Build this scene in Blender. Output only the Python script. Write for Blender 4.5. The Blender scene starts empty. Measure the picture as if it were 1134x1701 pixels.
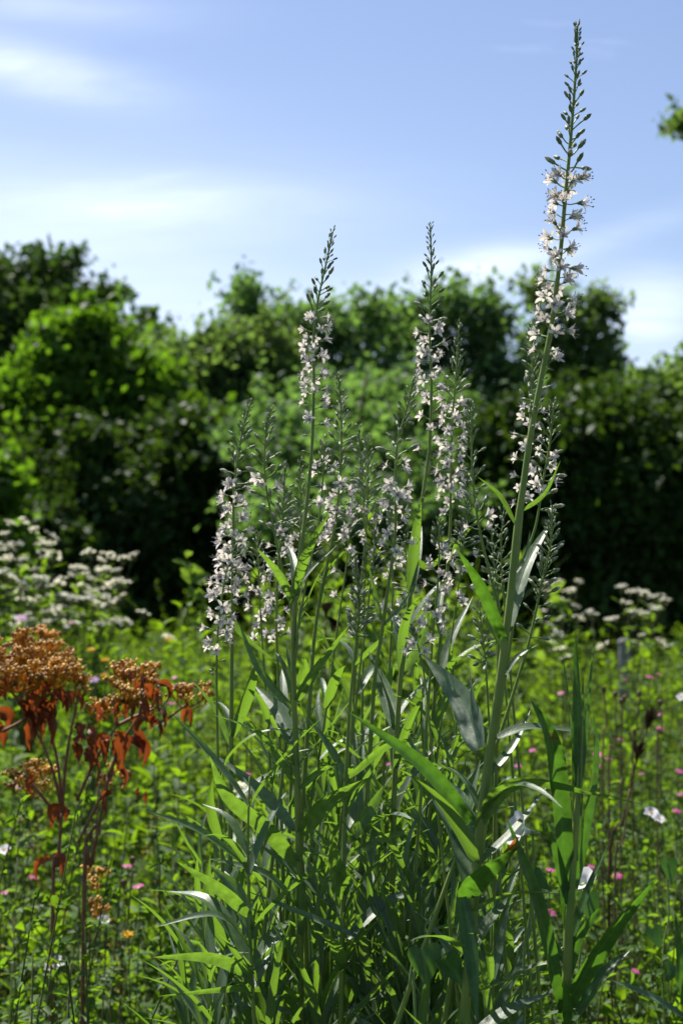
import bpy, math, random
import numpy as np
from mathutils import Vector, Matrix, Quaternion

SC = bpy.context.scene
COL = SC.collection
PI = math.pi
R = math.radians

# ------------------------------------------------------------------ camera
FPX = 2544.0                       # focal length in photograph pixels (1134 x 1701)
TILT = math.atan(150.0 / FPX)
CAM_H = 0.95
cam_d = bpy.data.cameras.new("camera")
cam = bpy.data.objects.new("camera", cam_d)
COL.objects.link(cam)
cam.location = (0, 0, CAM_H)
cam.rotation_euler = (PI / 2 + TILT, 0, 0)
cam_d.sensor_fit = 'VERTICAL'
cam_d.sensor_height = 23.4
cam_d.sensor_width = 15.6
cam_d.lens = 35.0
cam_d.clip_start = 0.05
cam_d.clip_end = 2000
cam_d.dof.use_dof = True
cam_d.dof.focus_distance = 1.04
cam_d.dof.aperture_fstop = 8.0
SC.camera = cam

# ------------------------------------------------------------------ sun, sky, exposure
SUN_EL, SUN_AZ = R(58), R(-38)     # azimuth from +Y, negative to the left
SVEC = Vector((math.sin(SUN_AZ) * math.cos(SUN_EL), math.cos(SUN_AZ) * math.cos(SUN_EL), math.sin(SUN_EL)))
sun_d = bpy.data.lights.new("sun", 'SUN')
sun_d.energy = 5.0
sun_d.angle = R(0.5)
sun_d.color = (1.0, 0.95, 0.86)
sun = bpy.data.objects.new("sun", sun_d)
sun.rotation_euler = SVEC.to_track_quat('Z', 'Y').to_euler()
sun.location = (-6, 8, 14)
COL.objects.link(sun)

W = bpy.data.worlds.new("World")
SC.world = W
W.use_nodes = True


def build_world():
    nt = W.node_tree
    nt.nodes.clear()
    N, L = nt.nodes.new, nt.links.new
    out = N('ShaderNodeOutputWorld')
    bg = N('ShaderNodeBackground')
    bg.inputs['Strength'].default_value = 0.066
    L(bg.outputs[0], out.inputs['Surface'])
    sky = N('ShaderNodeTexSky')
    sky.sky_type = 'NISHITA'
    sky.sun_disc = False
    sky.sun_elevation = SUN_EL
    sky.sun_rotation = SUN_AZ
    sky.air_density = 1.1
    sky.dust_density = 0.6
    sky.ozone_density = 2.0

    def M(op, a, b=None, c=None):
        n = N('ShaderNodeMath')
        n.operation = op
        for i, v in enumerate((a, b, c)):
            if v is None:
                continue
            if isinstance(v, (int, float)):
                n.inputs[i].default_value = v
            else:
                L(v, n.inputs[i])
        return n.outputs[0]
    tc = N('ShaderNodeTexCoord')
    sep = N('ShaderNodeSeparateXYZ')
    L(tc.outputs['Generated'], sep.inputs[0])
    x, y, z = sep.outputs
    az = M('ARCTAN2', x, y)
    el = M('ARCSINE', z)
    # wind-drawn cirrus: noise over the cloud plane
    zz = M('ADD', M('MAXIMUM', z, 0.0), 0.25)
    comb = N('ShaderNodeCombineXYZ')
    L(M('DIVIDE', x, zz), comb.inputs[0])
    L(M('DIVIDE', y, zz), comb.inputs[1])
    mp = N('ShaderNodeMapping')
    mp.inputs['Rotation'].default_value = (0, 0, R(8))
    mp.inputs['Scale'].default_value = (0.75, 1.7, 1)
    L(comb.outputs[0], mp.inputs[0])
    n1 = N('ShaderNodeTexNoise')
    n1.inputs['Scale'].default_value = 2.6
    n1.inputs['Detail'].default_value = 10
    n1.inputs['Roughness'].default_value = 0.62
    n1.inputs['Distortion'].default_value = 0.35
    L(mp.outputs[0], n1.inputs['Vector'])
    mp2 = N('ShaderNodeMapping')
    mp2.inputs['Rotation'].default_value = (0, 0, R(24))
    mp2.inputs['Scale'].default_value = (2.2, 9.0, 1)
    L(comb.outputs[0], mp2.inputs[0])
    n2 = N('ShaderNodeTexNoise')
    n2.inputs['Scale'].default_value = 3.0
    n2.inputs['Detail'].default_value = 8
    n2.inputs['Distortion'].default_value = 0.8
    L(mp2.outputs[0], n2.inputs['Vector'])
    nz = M('ADD', M('MULTIPLY', n1.outputs['Fac'], .72), M('MULTIPLY', n2.outputs['Fac'], .28))
    gen = M('MULTIPLY', M('SMOOTH_MIN', M('MAXIMUM', M('MULTIPLY', M('SUBTRACT', nz, 0.60), 2.0), 0.0), 0.5, 0.1), 0.55)
    # cloud banks at their own places in the sky (azimuth, elevation, widths, amount)
    tot = gen
    for a0, e0, wa, we, amt, sl in CLOUDS:
        da = M('SUBTRACT', az, a0)
        de = M('SUBTRACT', M('SUBTRACT', el, e0), M('MULTIPLY', da, sl))
        q = M('ADD', M('POWER', M('ABSOLUTE', M('DIVIDE', da, wa)), 2.0), M('POWER', M('ABSOLUTE', M('DIVIDE', de, we)), 2.0))
        g = M('EXPONENT', M('MULTIPLY', q, -1.0))
        g = M('MULTIPLY', g, M('MULTIPLY', M('MAXIMUM', M('SUBTRACT', M('MULTIPLY', nz, 2.2 if we < .05 else 0.8), 0.35 if we < .05 else -.3), 0.05), amt))
        tot = M('ADD', tot, g)
    fac = M('MINIMUM', tot, 0.92)
    tint = N('ShaderNodeMix')
    tint.data_type = 'RGBA'
    tint.blend_type = 'MULTIPLY'
    tint.inputs[0].default_value = 1.0
    L(sky.outputs[0], tint.inputs[6])
    tint.inputs[7].default_value = SKY_TINT
    mix = N('ShaderNodeMix')
    mix.data_type = 'RGBA'
    L(fac, mix.inputs[0])
    L(tint.outputs[2], mix.inputs[6])
    mix.inputs[7].default_value = (10.5, 11.2, 12.2, 1)
    L(mix.outputs[2], bg.inputs['Color'])


def sky_dir(px, py):
    d = Vector(((px - 567) / FPX, math.cos(TILT) - (850.5 - py) / FPX * math.sin(TILT), math.sin(TILT) + (850.5 - py) / FPX * math.cos(TILT))).normalized()
    return math.atan2(d.x, d.y), math.asin(d.z)


SKY_TINT = (1.03, 0.97, 1.03, 1)
CLOUDS = []
for (px, py, wx, wy, amt, sl) in ((60, 118, 175, 36, .6, -.12), (250, 345, 330, 50, .22, .05), (810, 440, 120, 30, .55, .12),
                                  (1080, 520, 90, 60, .6, .0), (1040, 385, 110, 22, .2, .25), (90, 10, 200, 34, .25, 0.),
                                  (-60, 500, 640, 230, .5, 0.), (640, 520, 200, 40, .35, .1), (1090, 640, 90, 40, .5, .0)):
    a0, e0 = sky_dir(px, py)
    CLOUDS.append((a0, e0, wx / FPX, wy / FPX, amt, sl))
build_world()

SC.render.engine = 'CYCLES'
SC.view_settings.view_transform = 'Standard'
SC.view_settings.look = 'None'
SC.view_settings.exposure = 1.1
SC.view_settings.gamma = 1.0
SC.view_settings.use_curve_mapping = False
SC.cycles.max_bounces = 8
SC.cycles.diffuse_bounces = 4
SC.cycles.transmission_bounces = 6
SC.cycles.transparent_max_bounces = 4

# ------------------------------------------------------------------ helpers
rng = random.Random(7)
nrg = np.random.default_rng(7)


def P(px, py, Y):
    """World point seen at photograph pixel (px, py), Y metres in front of the camera."""
    dx, dy = (px - 567) / FPX, (850.5 - py) / FPX
    d = Vector((dx, math.cos(TILT) - dy * math.sin(TILT), math.sin(TILT) + dy * math.cos(TILT)))
    return Vector((0, 0, CAM_H)) + d * (Y / d.y)


def link(name, data, parent=None, loc=None, rot=None, scale=None, label=None, cat=None, group=None, kind=None):
    o = bpy.data.objects.new(name, data)
    COL.objects.link(o)
    if parent is not None:
        o.parent = parent
    if loc is not None:
        o.location = loc
    if rot is not None:
        o.rotation_mode = 'QUATERNION'
        o.rotation_quaternion = rot
    if scale is not None:
        o.scale = (scale,) * 3 if isinstance(scale, (int, float)) else scale
    for k, v in (('label', label), ('category', cat), ('group', group), ('kind', kind)):
        if v:
            o[k] = v
    return o


def thing(name, label, cat, loc, group=None):
    o = link(name, None, loc=loc, label=label, cat=cat, group=group)
    o.empty_display_size = 0.05
    return o


class MB:
    """Collects vertices and faces for one mesh."""

    def __init__(s):
        s.v, s.f, s.m, s.uv, s.rnd = [], [], [], [], []

    def add(s, verts, faces, mat=0, uv=None, rnd=0.5):
        b = len(s.v)
        s.v += [tuple(p) for p in verts]
        s.uv += list(uv) if uv else [(0.5, 0.5)] * len(verts)
        for f in faces:
            s.f.append(tuple(b + i for i in f))
            s.m.append(mat)
            s.rnd.append(rnd)

    def tube(s, pts, rad, sides=6, mat=0, cap=True, rnd=0.5):
        pts = [Vector(p) for p in pts]
        n = len(pts)
        if isinstance(rad, (int, float)):
            rad = [rad] * n
        v, f = [], []
        T = [(pts[min(i + 1, n - 1)] - pts[max(i - 1, 0)]).normalized() for i in range(n)]
        u = T[0].orthogonal().normalized()
        uv = []
        for i in range(n):
            u = (u - T[i] * u.dot(T[i]))
            u = u.normalized() if u.length > 1e-9 else T[i].orthogonal().normalized()
            w = T[i].cross(u)
            for k in range(sides):
                a = 2 * PI * k / sides
                v.append(pts[i] + (u * math.cos(a) + w * math.sin(a)) * rad[i])
                uv.append((k / sides, i / max(1, n - 1)))
        for i in range(n - 1):
            for k in range(sides):
                k2 = (k + 1) % sides
                f.append((i * sides + k, i * sides + k2, (i + 1) * sides + k2, (i + 1) * sides + k))
        if cap:
            f.append(tuple(range((n - 1) * sides, n * sides)))
            f.append(tuple(reversed(range(sides))))
        s.add(v, f, mat, uv, rnd)

    def ovoid(s, c, axis, length, rad, mat=0, sides=6, prof=((0, .35), (.22, .85), (.5, 1), (.78, .72), (1, .08)), rnd=0.5):
        c, axis = Vector(c), Vector(axis).normalized()
        s.tube([c + axis * (length * t) for t, _ in prof], [rad * r for _, r in prof], sides, mat, True, rnd)

    def blade(s, path, width, normal, nseg=9, fold=0.25, prof=None, mat=0, wav=0.0, cols=2, twist=0.0, rnd=0.5):
        """Leaf blade along a curve: path(t), widest `width`, facing `normal`; V-folded along its midrib."""
        v, uv, f = [], [], []
        prof = prof or (lambda t: max(0.02, math.sin(PI * (0.08 + 0.92 * t) ** 0.72) ** 0.9))
        us = [i / cols for i in range(-cols, cols + 1)]
        for i in range(nseg + 1):
            t = i / nseg
            p = path(t)
            T = (path(min(1, t + .02)) - path(max(0, t - .02))).normalized()
            Nn = normal - T * normal.dot(T)
            Nn = Nn.normalized() if Nn.length > 1e-6 else T.orthogonal()
            if twist:
                Nn = Quaternion(T, twist * t) @ Nn
            S = T.cross(Nn).normalized()
            w = width * 0.5 * prof(t)
            for u in us:
                off = fold * abs(u) * w + (math.sin(t * 23 + u * 4) * wav * abs(u) * w if wav else 0)
                v.append(p + S * (u * w) + Nn * off)
                uv.append((0.5 + 0.5 * u, t))
        nc = len(us)
        for i in range(nseg):
            for k in range(nc - 1):
                f.append((i * nc + k, i * nc + k + 1, (i + 1) * nc + k + 1, (i + 1) * nc + k))
        s.add(v, f, mat, uv, rnd)

    def mesh(s, name, mats, smooth=True, origin=None):
        me = bpy.data.meshes.new(name)
        vs = s.v
        if origin is not None:
            ox, oy, oz = origin
            vs = [(a - ox, b - oy, c - oz) for a, b, c in vs]
        me.from_pydata(vs, [], s.f)
        for m in (mats if isinstance(mats, (list, tuple)) else [mats]):
            me.materials.append(m)
        if any(s.m):
            me.polygons.foreach_set('material_index', s.m)
        if smooth:
            me.polygons.foreach_set('use_smooth', [True] * len(s.f))
        uvl = me.uv_layers.new(name='UVMap')
        li = np.empty(len(me.loops), np.int32)
        me.loops.foreach_get('vertex_index', li)
        uvl.data.foreach_set('uv', np.array(s.uv, np.float32)[li].ravel())
        a = me.attributes.new('rnd', 'FLOAT', 'FACE')
        a.data.foreach_set('value', np.array(s.rnd, np.float32))
        me.update()
        return me


def np_mesh(name, V, Tr, mats, mi=None, rnd=None, smooth=False):
    """Big triangle mesh from numpy arrays."""
    me = bpy.data.meshes.new(name)
    nv, nt = len(V), len(Tr)
    me.vertices.add(nv)
    me.vertices.foreach_set('co', np.ascontiguousarray(V, np.float32).ravel())
    me.loops.add(nt * 3)
    me.loops.foreach_set('vertex_index', np.ascontiguousarray(Tr, np.int32).ravel())
    me.polygons.add(nt)
    me.polygons.foreach_set('loop_start', np.arange(0, nt * 3, 3, dtype=np.int32))
    for m in (mats if isinstance(mats, (list, tuple)) else [mats]):
        me.materials.append(m)
    if mi is not None:
        me.polygons.foreach_set('material_index', np.ascontiguousarray(mi, np.int32))
    if smooth:
        me.polygons.foreach_set('use_smooth', np.ones(nt, bool))
    if rnd is not None:
        a = me.attributes.new('rnd', 'FLOAT', 'FACE')
        a.data.foreach_set('value', np.ascontiguousarray(rnd, np.float32))
    me.update(calc_edges=True)
    return me


def smooth_path(pts, sub=6):
    """Catmull-Rom through points."""
    pts = [Vector(p) for p in pts]
    P4 = [pts[0] * 2 - pts[1]] + pts + [pts[-1] * 2 - pts[-2]]
    out = []
    for i in range(1, len(P4) - 2):
        a, b, c, d = P4[i - 1:i + 3]
        for k in range(sub):
            t = k / sub
            out.append(0.5 * (2 * b + (c - a) * t + (2 * a - 5 * b + 4 * c - d) * t * t + (3 * b - a - 3 * c + d) * t ** 3))
    out.append(pts[-1])
    return out


def bez(a, b, c):
    """Quadratic curve through a, b (middle) and c."""
    k = b * 2 - (a + c) * 0.5
    return lambda t: a * (1 - t) ** 2 + k * (2 * t * (1 - t)) + c * t * t


# ------------------------------------------------------------------ materials
def mat_leaf(name, c0, c1, trans, fac=0.45, rough=0.45, spec=0.4, src='attr', midrib=None, nscale=60.0, c2=None):
    """Leaf: diffuse + gloss on top, light let through by a translucent share; colour varies from leaf to leaf."""
    m = bpy.data.materials.new(name)
    m.use_nodes = True
    nt = m.node_tree
    nt.nodes.clear()
    N, L = nt.nodes.new, nt.links.new
    out = N('ShaderNodeOutputMaterial')
    if src == 'attr':
        a = N('ShaderNodeAttribute')
        a.attribute_name = 'rnd'
        r = a.outputs['Fac']
    else:
        a = N('ShaderNodeObjectInfo')
        r = a.outputs['Random']
    ramp = N('ShaderNodeValToRGB')
    ramp.color_ramp.elements[0].color = (*c0, 1)
    ramp.color_ramp.elements[1].color = (*c1, 1)
    if c2:
        e = ramp.color_ramp.elements.new(0.93)
        e.color = (*c1, 1)
        ramp.color_ramp.elements[2].color = (*c2, 1)
    L(r, ramp.inputs[0])
    tc = N('ShaderNodeTexCoord')
    nz = N('ShaderNodeTexNoise')
    nz.inputs['Scale'].default_value = nscale
    nz.inputs['Detail'].default_value = 4
    L(tc.outputs['Object'], nz.inputs['Vector'])
    mr = N('ShaderNodeMapRange')
    mr.inputs['From Min'].default_value = 0.3
    mr.inputs['From Max'].default_value = 0.7
    mr.inputs['To Min'].default_value = 0.72
    mr.inputs['To Max'].default_value = 1.25
    L(nz.outputs['Fac'], mr.inputs['Value'])
    mul = N('ShaderNodeMix')
    mul.data_type = 'RGBA'
    mul.blend_type = 'MULTIPLY'
    mul.inputs[0].default_value = 1
    L(ramp.outputs[0], mul.inputs[6])
    L(mr.outputs[0], mul.inputs[7])
    col = mul.outputs[2]
    tcol = N('ShaderNodeMix')
    tcol.data_type = 'RGBA'
    tcol.blend_type = 'MULTIPLY'
    tcol.inputs[0].default_value = 1
    tcol.inputs[6].default_value = (*trans, 1)
    L(mr.outputs[0], tcol.inputs[7])
    tout = tcol.outputs[2]
    bs = N('ShaderNodeBsdfPrincipled')
    if midrib:
        # brown specks and dry patches
        n2 = N('ShaderNodeTexNoise')
        n2.inputs['Scale'].default_value = 95
        n2.inputs['Detail'].default_value = 3
        L(tc.outputs['Object'], n2.inputs['Vector'])
        r2 = N('ShaderNodeMapRange')
        r2.inputs['From Min'].default_value = 0.69
        r2.inputs['From Max'].default_value = 0.76
        L(n2.outputs['Fac'], r2.inputs['Value'])
        sx = N('ShaderNodeMix')
        sx.data_type = 'RGBA'
        uvt = N('ShaderNodeUVMap')
        spt = N('ShaderNodeSeparateXYZ')
        L(uvt.outputs[0], spt.inputs[0])
        tip = N('ShaderNodeMapRange')
        tip.inputs['From Min'].default_value = 0.93
        tip.inputs['From Max'].default_value = 0.985
        L(spt.outputs[1], tip.inputs['Value'])
        gate = N('ShaderNodeMath')
        gate.operation = 'GREATER_THAN'
        gate.inputs[1].default_value = 0.55
        L(r, gate.inputs[0])
        tg = N('ShaderNodeMath')
        tg.operation = 'MULTIPLY'
        L(tip.outputs[0], tg.inputs[0])
        L(gate.outputs[0], tg.inputs[1])
        mxx = N('ShaderNodeMath')
        mxx.operation = 'MAXIMUM'
        L(tg.outputs[0], mxx.inputs[0])
        L(r2.outputs[0], mxx.inputs[1])
        L(mxx.outputs[0], sx.inputs[0])
        L(col, sx.inputs[6])
        sx.inputs[7].default_value = (.10, .065, .025, 1)
        col = sx.outputs[2]
        s3 = N('ShaderNodeMix')
        s3.data_type = 'RGBA'
        L(mxx.outputs[0], s3.inputs[0])
        L(tout, s3.inputs[6])
        s3.inputs[7].default_value = (.10, .05, .012, 1)
        tout = s3.outputs[2]
    if midrib:
        uv = N('ShaderNodeUVMap')
        sp = N('ShaderNodeSeparateXYZ')
        L(uv.outputs[0], sp.inputs[0])

        def M(op, a_, b_=None, clamp=False):
            n = N('ShaderNodeMath')
            n.operation = op
            n.use_clamp = clamp
            for i, v in enumerate((a_, b_)):
                if v is None:
                    continue
                if isinstance(v, (int, float)):
                    n.inputs[i].default_value = v
                else:
                    L(v, n.inputs[i])
            return n.outputs[0]
        au = M('ABSOLUTE', M('SUBTRACT', sp.outputs[0], 0.5))
        rib = M('SUBTRACT', 1.0, M('MULTIPLY', au, 16.0), True)
        # side veins running obliquely from the midrib
        vv = M('ABSOLUTE', M('SINE', M('MULTIPLY', M('SUBTRACT', sp.outputs[1], M('MULTIPLY', au, 0.30)), 44.0)))
        vein = M('MULTIPLY', M('SUBTRACT', 1.0, M('MULTIPLY', vv, 6.0), True), 0.35)
        mx = N('ShaderNodeMix')
        mx.data_type = 'RGBA'
        L(M('MULTIPLY', M('MAXIMUM', rib, vein), 0.7), mx.inputs[0])
        L(col, mx.inputs[6])
        mx.inputs[7].default_value = (*midrib, 1)
        col = mx.outputs[2]
        bp = N('ShaderNodeBump')
        bp.inputs['Strength'].default_value = 0.35
        bp.inputs['Distance'].default_value = 0.0006
        hh = M('ADD', M('MULTIPLY', nz.outputs['Fac'], 0.8), M('MULTIPLY', M('MAXIMUM', rib, vein), -0.5))
        L(hh, bp.inputs['Height'])
        L(bp.outputs[0], bs.inputs['Normal'])
    L(col, bs.inputs['Base Color'])
    bs.inputs['Roughness'].default_value = rough
    bs.inputs['Specular IOR Level'].default_value = spec
    tr = N('ShaderNodeBsdfTranslucent')
    L(tout, tr.inputs['Color'])
    mixs = N('ShaderNodeMixShader')
    mixs.inputs[0].default_value = fac
    L(bs.outputs[0], mixs.inputs[1])
    L(tr.outputs[0], mixs.inputs[2])
    L(mixs.outputs[0], out.inputs['Surface'])
    return m


def mat_plain(name, c0, c1=None, rough=0.6, spec=0.3, scale=80.0, src=None, bump=0.0):
    m = bpy.data.materials.new(name)
    m.use_nodes = True
    nt = m.node_tree
    bs = nt.nodes['Principled BSDF']
    N, L = nt.nodes.new, nt.links.new
    tc = N('ShaderNodeTexCoord')
    nz = N('ShaderNodeTexNoise')
    nz.inputs['Scale'].default_value = scale
    nz.inputs['Detail'].default_value = 5
    L(tc.outputs['Object'], nz.inputs['Vector'])
    ramp = N('ShaderNodeValToRGB')
    ramp.color_ramp.elements[0].position = 0.3
    ramp.color_ramp.elements[1].position = 0.7
    ramp.color_ramp.elements[0].color = (*c0, 1)
    ramp.color_ramp.elements[1].color = (*(c1 or c0), 1)
    f = nz.outputs['Fac']
    if src == 'attr':
        a = N('ShaderNodeAttribute')
        a.attribute_name = 'rnd'
        f = a.outputs['Fac']
    L(f, ramp.inputs[0])
    L(ramp.outputs[0], bs.inputs['Base Color'])
    bs.inputs['Roughness'].default_value = rough
    bs.inputs['Specular IOR Level'].default_value = spec
    if bump:
        bp = N('ShaderNodeBump')
        bp.inputs['Strength'].default_value = bump
        L(nz.outputs['Fac'], bp.inputs['Height'])
        L(bp.outputs[0], bs.inputs['Normal'])
    return m


M_LS_LEAF = mat_leaf('loosestrife_leaf', (.06, .115, .045), (.12, .165, .115), (.17, .32, .02), .43, .40, .55, 'obj', (.12, .19, .09), 180)
M_GREEN_LEAF = mat_leaf('goldenrod_leaf', (.028, .08, .018), (.045, .11, .025), (.085, .21, .012), .45, .38, .5, 'obj', (.10, .2, .06), 160)
M_RED_TIP = mat_leaf('withered_leaf', (.10, .10, .02), (.16, .09, .02), (.4, .14, .015), .4, .5, .3, 'obj', None, 90)
M_STEM = mat_plain('loosestrife_stem', (.10, .175, .03), (.19, .24, .05), .5, .3, 45, None, .25)
M_PED = mat_plain('pedicel', (.12, .19, .05), (.17, .25, .08), .5, .3, 300)
M_BUD = mat_leaf('bud_calyx', (.13, .18, .09), (.26, .30, .19), (.22, .30, .10), .3, .5, .35, 'obj', None, 300)
M_BUD_TIP = mat_leaf('bud_tip', (.42, .40, .38), (.55, .53, .50), (.5, .48, .34), .35, .5, .3, 'obj', None, 300)
M_PETAL = mat_leaf('white_petal', (.66, .61, .55), (.77, .72, .65), (.72, .66, .58), .42, .5, .3, 'obj', None, 300, (.42, .31, .22))
M_FIL = mat_plain('filament', (.50, .42, .48), (.60, .52, .55), .5, .3, 300)
M_ANTHER = mat_plain('anther', (.05, .03, .08), (.10, .06, .09), .6, .2, 300)
M_RUST_LEAF = mat_leaf('rust_leaf', (.06, .018, .008), (.20, .050, .014), (.34, .075, .013), .36, .5, .3, 'obj', None, 60)
M_RUST_STEM = mat_plain('rust_stem', (.13, .045, .022), (.24, .11, .06), .55, .3, 90)
M_SEED = mat_plain('golden_seed', (.22, .085, .010), (.74, .42, .075), .45, .4, 60, 'attr')
M_SEED_RAY = mat_leaf('seed_stalk', (.40, .18, .02), (.58, .30, .035), (.62, .28, .03), .45, .5, .3, 'attr', None, 60)
M_DRY = mat_plain('dry_stalk', (.09, .055, .028), (.2, .14, .07), .7, .2, 70)
M_DRY_DARK = mat_plain('dry_seedhead', (.035, .016, .01), (.1, .05, .025), .7, .2, 120)
M_PINK = mat_leaf('pink_petal', (.55, .05, .27), (.66, .09, .38), (.75, .06, .34), .4, .5, .3, 'obj', None, 200)
M_PURPLE = mat_leaf('purple_petal', (.32, .10, .34), (.4, .14, .5), (.4, .1, .5), .4, .5, .3, 'obj', None, 200)
M_YELLOW = mat_leaf('yellow_petal', (.62, .38, .02), (.72, .50, .05), (.7, .45, .03), .35, .5, .3, 'obj', None, 200)
M_WHITE = mat_leaf('white_floret', (.82, .81, .68), (.88, .87, .77), (.86, .84, .64), .5, .6, .2, 'attr', None, 200)
M_BIND = mat_leaf('bindweed_petal', (.80, .78, .80), (.84, .82, .84), (.80, .76, .80), .45, .5, .3, 'obj', None, 120)
M_HERB = mat_leaf('herb_leaf', (.025, .075, .010), (.075, .125, .018), (.21, .37, .010), .48, .6, .15, 'attr', None, 40)
M_HERB2 = mat_leaf('small_herb_leaf', (.035, .085, .018), (.06, .115, .025), (.17, .32, .012), .45, .55, .2, 'attr', None, 40)
M_HERB_STEM = mat_plain('herb_stem', (.05, .075, .02), (.11, .12, .04), .6, .2, 60)
M_GRASS = mat_leaf('grass_blade', (.045, .08, .022), (.10, .115, .04), (.13, .19, .022), .4, .55, .15, 'attr', None, 30, (.22, .17, .07))
M_PALE = mat_leaf('pale_leaf', (.05, .10, .02), (.09, .15, .03), (.20, .33, .025), .45, .6, .15, 'attr', None, 40)
M_BEDSTRAW = mat_leaf('bedstraw_floret', (.30, .28, .02), (.42, .36, .03), (.42, .38, .03), .35, .6, .2, 'attr', None, 40)
M_BARK = mat_plain('bark', (.03, .022, .015), (.075, .058, .042), .9, .1, 9, None, .5)
M_POST = mat_plain('weathered_post', (.17, .17, .18), (.27, .27, .28), .8, .2, 14, None, .3)
M_SOIL = mat_plain('meadow_soil', (.022, .036, .010), (.05, .07, .022), .95, .1, 3, None, .4)


def mat_tree(name, c0, c1, trans, fac=.38, spec=.12, rough=.55):
    return mat_leaf(name, c0, c1, trans, fac, rough, spec, 'attr', None, 2.0)


M_T_DARK = mat_tree('maple_leaf', (.03, .065, .016), (.055, .10, .025), (.08, .16, .014), .32)
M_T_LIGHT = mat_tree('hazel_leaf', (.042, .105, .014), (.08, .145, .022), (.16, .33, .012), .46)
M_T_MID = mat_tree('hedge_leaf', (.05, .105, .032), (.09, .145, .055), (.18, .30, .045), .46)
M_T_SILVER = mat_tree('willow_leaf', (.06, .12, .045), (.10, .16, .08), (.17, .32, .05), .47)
M_T_SHADE = mat_tree('shaded_hedge_leaf', (.02, .048, .011), (.04, .08, .015), (.08, .16, .010), .26)  # leaf green darkened so the hedge fronts read as black shade

# ------------------------------------------------------------------ ground


def build_ground():
    n = 90
    xs = np.concatenate([-np.geomspace(600, .5, n // 2), [0], np.geomspace(.5, 600, n // 2)])
    ys = np.concatenate([-np.geomspace(100, .5, 14), [0], np.geomspace(.5, 900, n)])
    X, Y = np.meshgrid(xs, ys)
    Z = -0.02 + 0.02 * np.sin(X * 1.3 + 1) * np.cos(Y * 1.1) + .015 * np.sin(X * 3.1 + Y * 2.3)
    V = np.stack([X, Y, Z], -1).reshape(-1, 3)
    nx, ny = len(xs), len(ys)
    i, j = np.meshgrid(np.arange(ny - 1), np.arange(nx - 1), indexing='ij')
    a = (i * nx + j).ravel()
    T = np.concatenate([np.stack([a, a + 1, a + nx + 1], -1), np.stack([a, a + nx + 1, a + nx], -1)])
    link('ground', np_mesh('ground', V, T, M_SOIL, smooth=True), kind='structure', label='dark soil under the meadow plants')


build_ground()

# ------------------------------------------------------------------ trees and hedge
LEAF_T = np.array([[0, 0, 0], [-.36, .45, .10], [0, 1, -.02], [.36, .45, .10]])
LEAF_TRI = np.array([[0, 2, 1], [0, 3, 2]])


def frames(d, nrm):
    """Orthonormal frames from directions d and approximate normals nrm (N x 3)."""
    d = d / np.linalg.norm(d, axis=1, keepdims=True)
    nrm = nrm - d * np.sum(d * nrm, 1, keepdims=True)
    nrm /= np.linalg.norm(nrm, axis=1, keepdims=True) + 1e-9
    s = np.cross(d, nrm)
    return np.stack([s, d, nrm], 2)            # columns: x, y, z


def leaf_cloud(C, size, droop=0.2, up=0.55):
    """One leaf at each centre C; size per leaf. Returns vertices and triangles."""
    n = len(C)
    d = nrg.normal(size=(n, 3))
    d[:, 2] -= droop
    nm = nrg.normal(size=(n, 3)) * (1 - up)
    nm[:, 2] += up
    Fm = frames(d, nm)
    V = np.einsum('nij,vj->nvi', Fm, LEAF_T) * size[:, None, None] + C[:, None, :]
    T = LEAF_TRI[None] + (np.arange(n) * 4)[:, None, None]
    return V.reshape(-1, 3), T.reshape(-1, 3)


def crown_points(blobs, n_clump, per, spread, shell=0.5):
    """Leaf centres: clumps spread through ellipsoids (more of them near the surface), leaves round each clump."""
    vol = np.array([(b[3] * b[4] * b[5]) ** 0.8 for b in blobs])
    pick = nrg.choice(len(blobs), n_clump, p=vol / vol.sum())
    B = np.array(blobs)[pick]
    u = nrg.normal(size=(n_clump, 3))
    u /= np.linalg.norm(u, axis=1, keepdims=True)
    r = nrg.uniform(0, 1, n_clump) ** (1 / 3 * (1 - shell))
    r *= nrg.uniform(.86, 1.10, n_clump)
    sprig = (nrg.uniform(0, 1, n_clump) < .16) & (u[:, 2] > -.2)
    r = np.where(sprig, nrg.uniform(1.0, 1.32, n_clump), r)
    C = B[:, :3] + u * r[:, None] * B[:, 3:6]
    crnd = nrg.uniform(0, 1, n_clump)
    s = spread * nrg.uniform(.6, 1.4, n_clump) * np.where(sprig, .6, 1)
    L = np.repeat(C, per, 0) + nrg.normal(size=(n_clump * per, 3)) * np.repeat(s, per)[:, None] * np.array([1, 1, .62])
    return L, np.repeat(crnd, per), C


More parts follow.
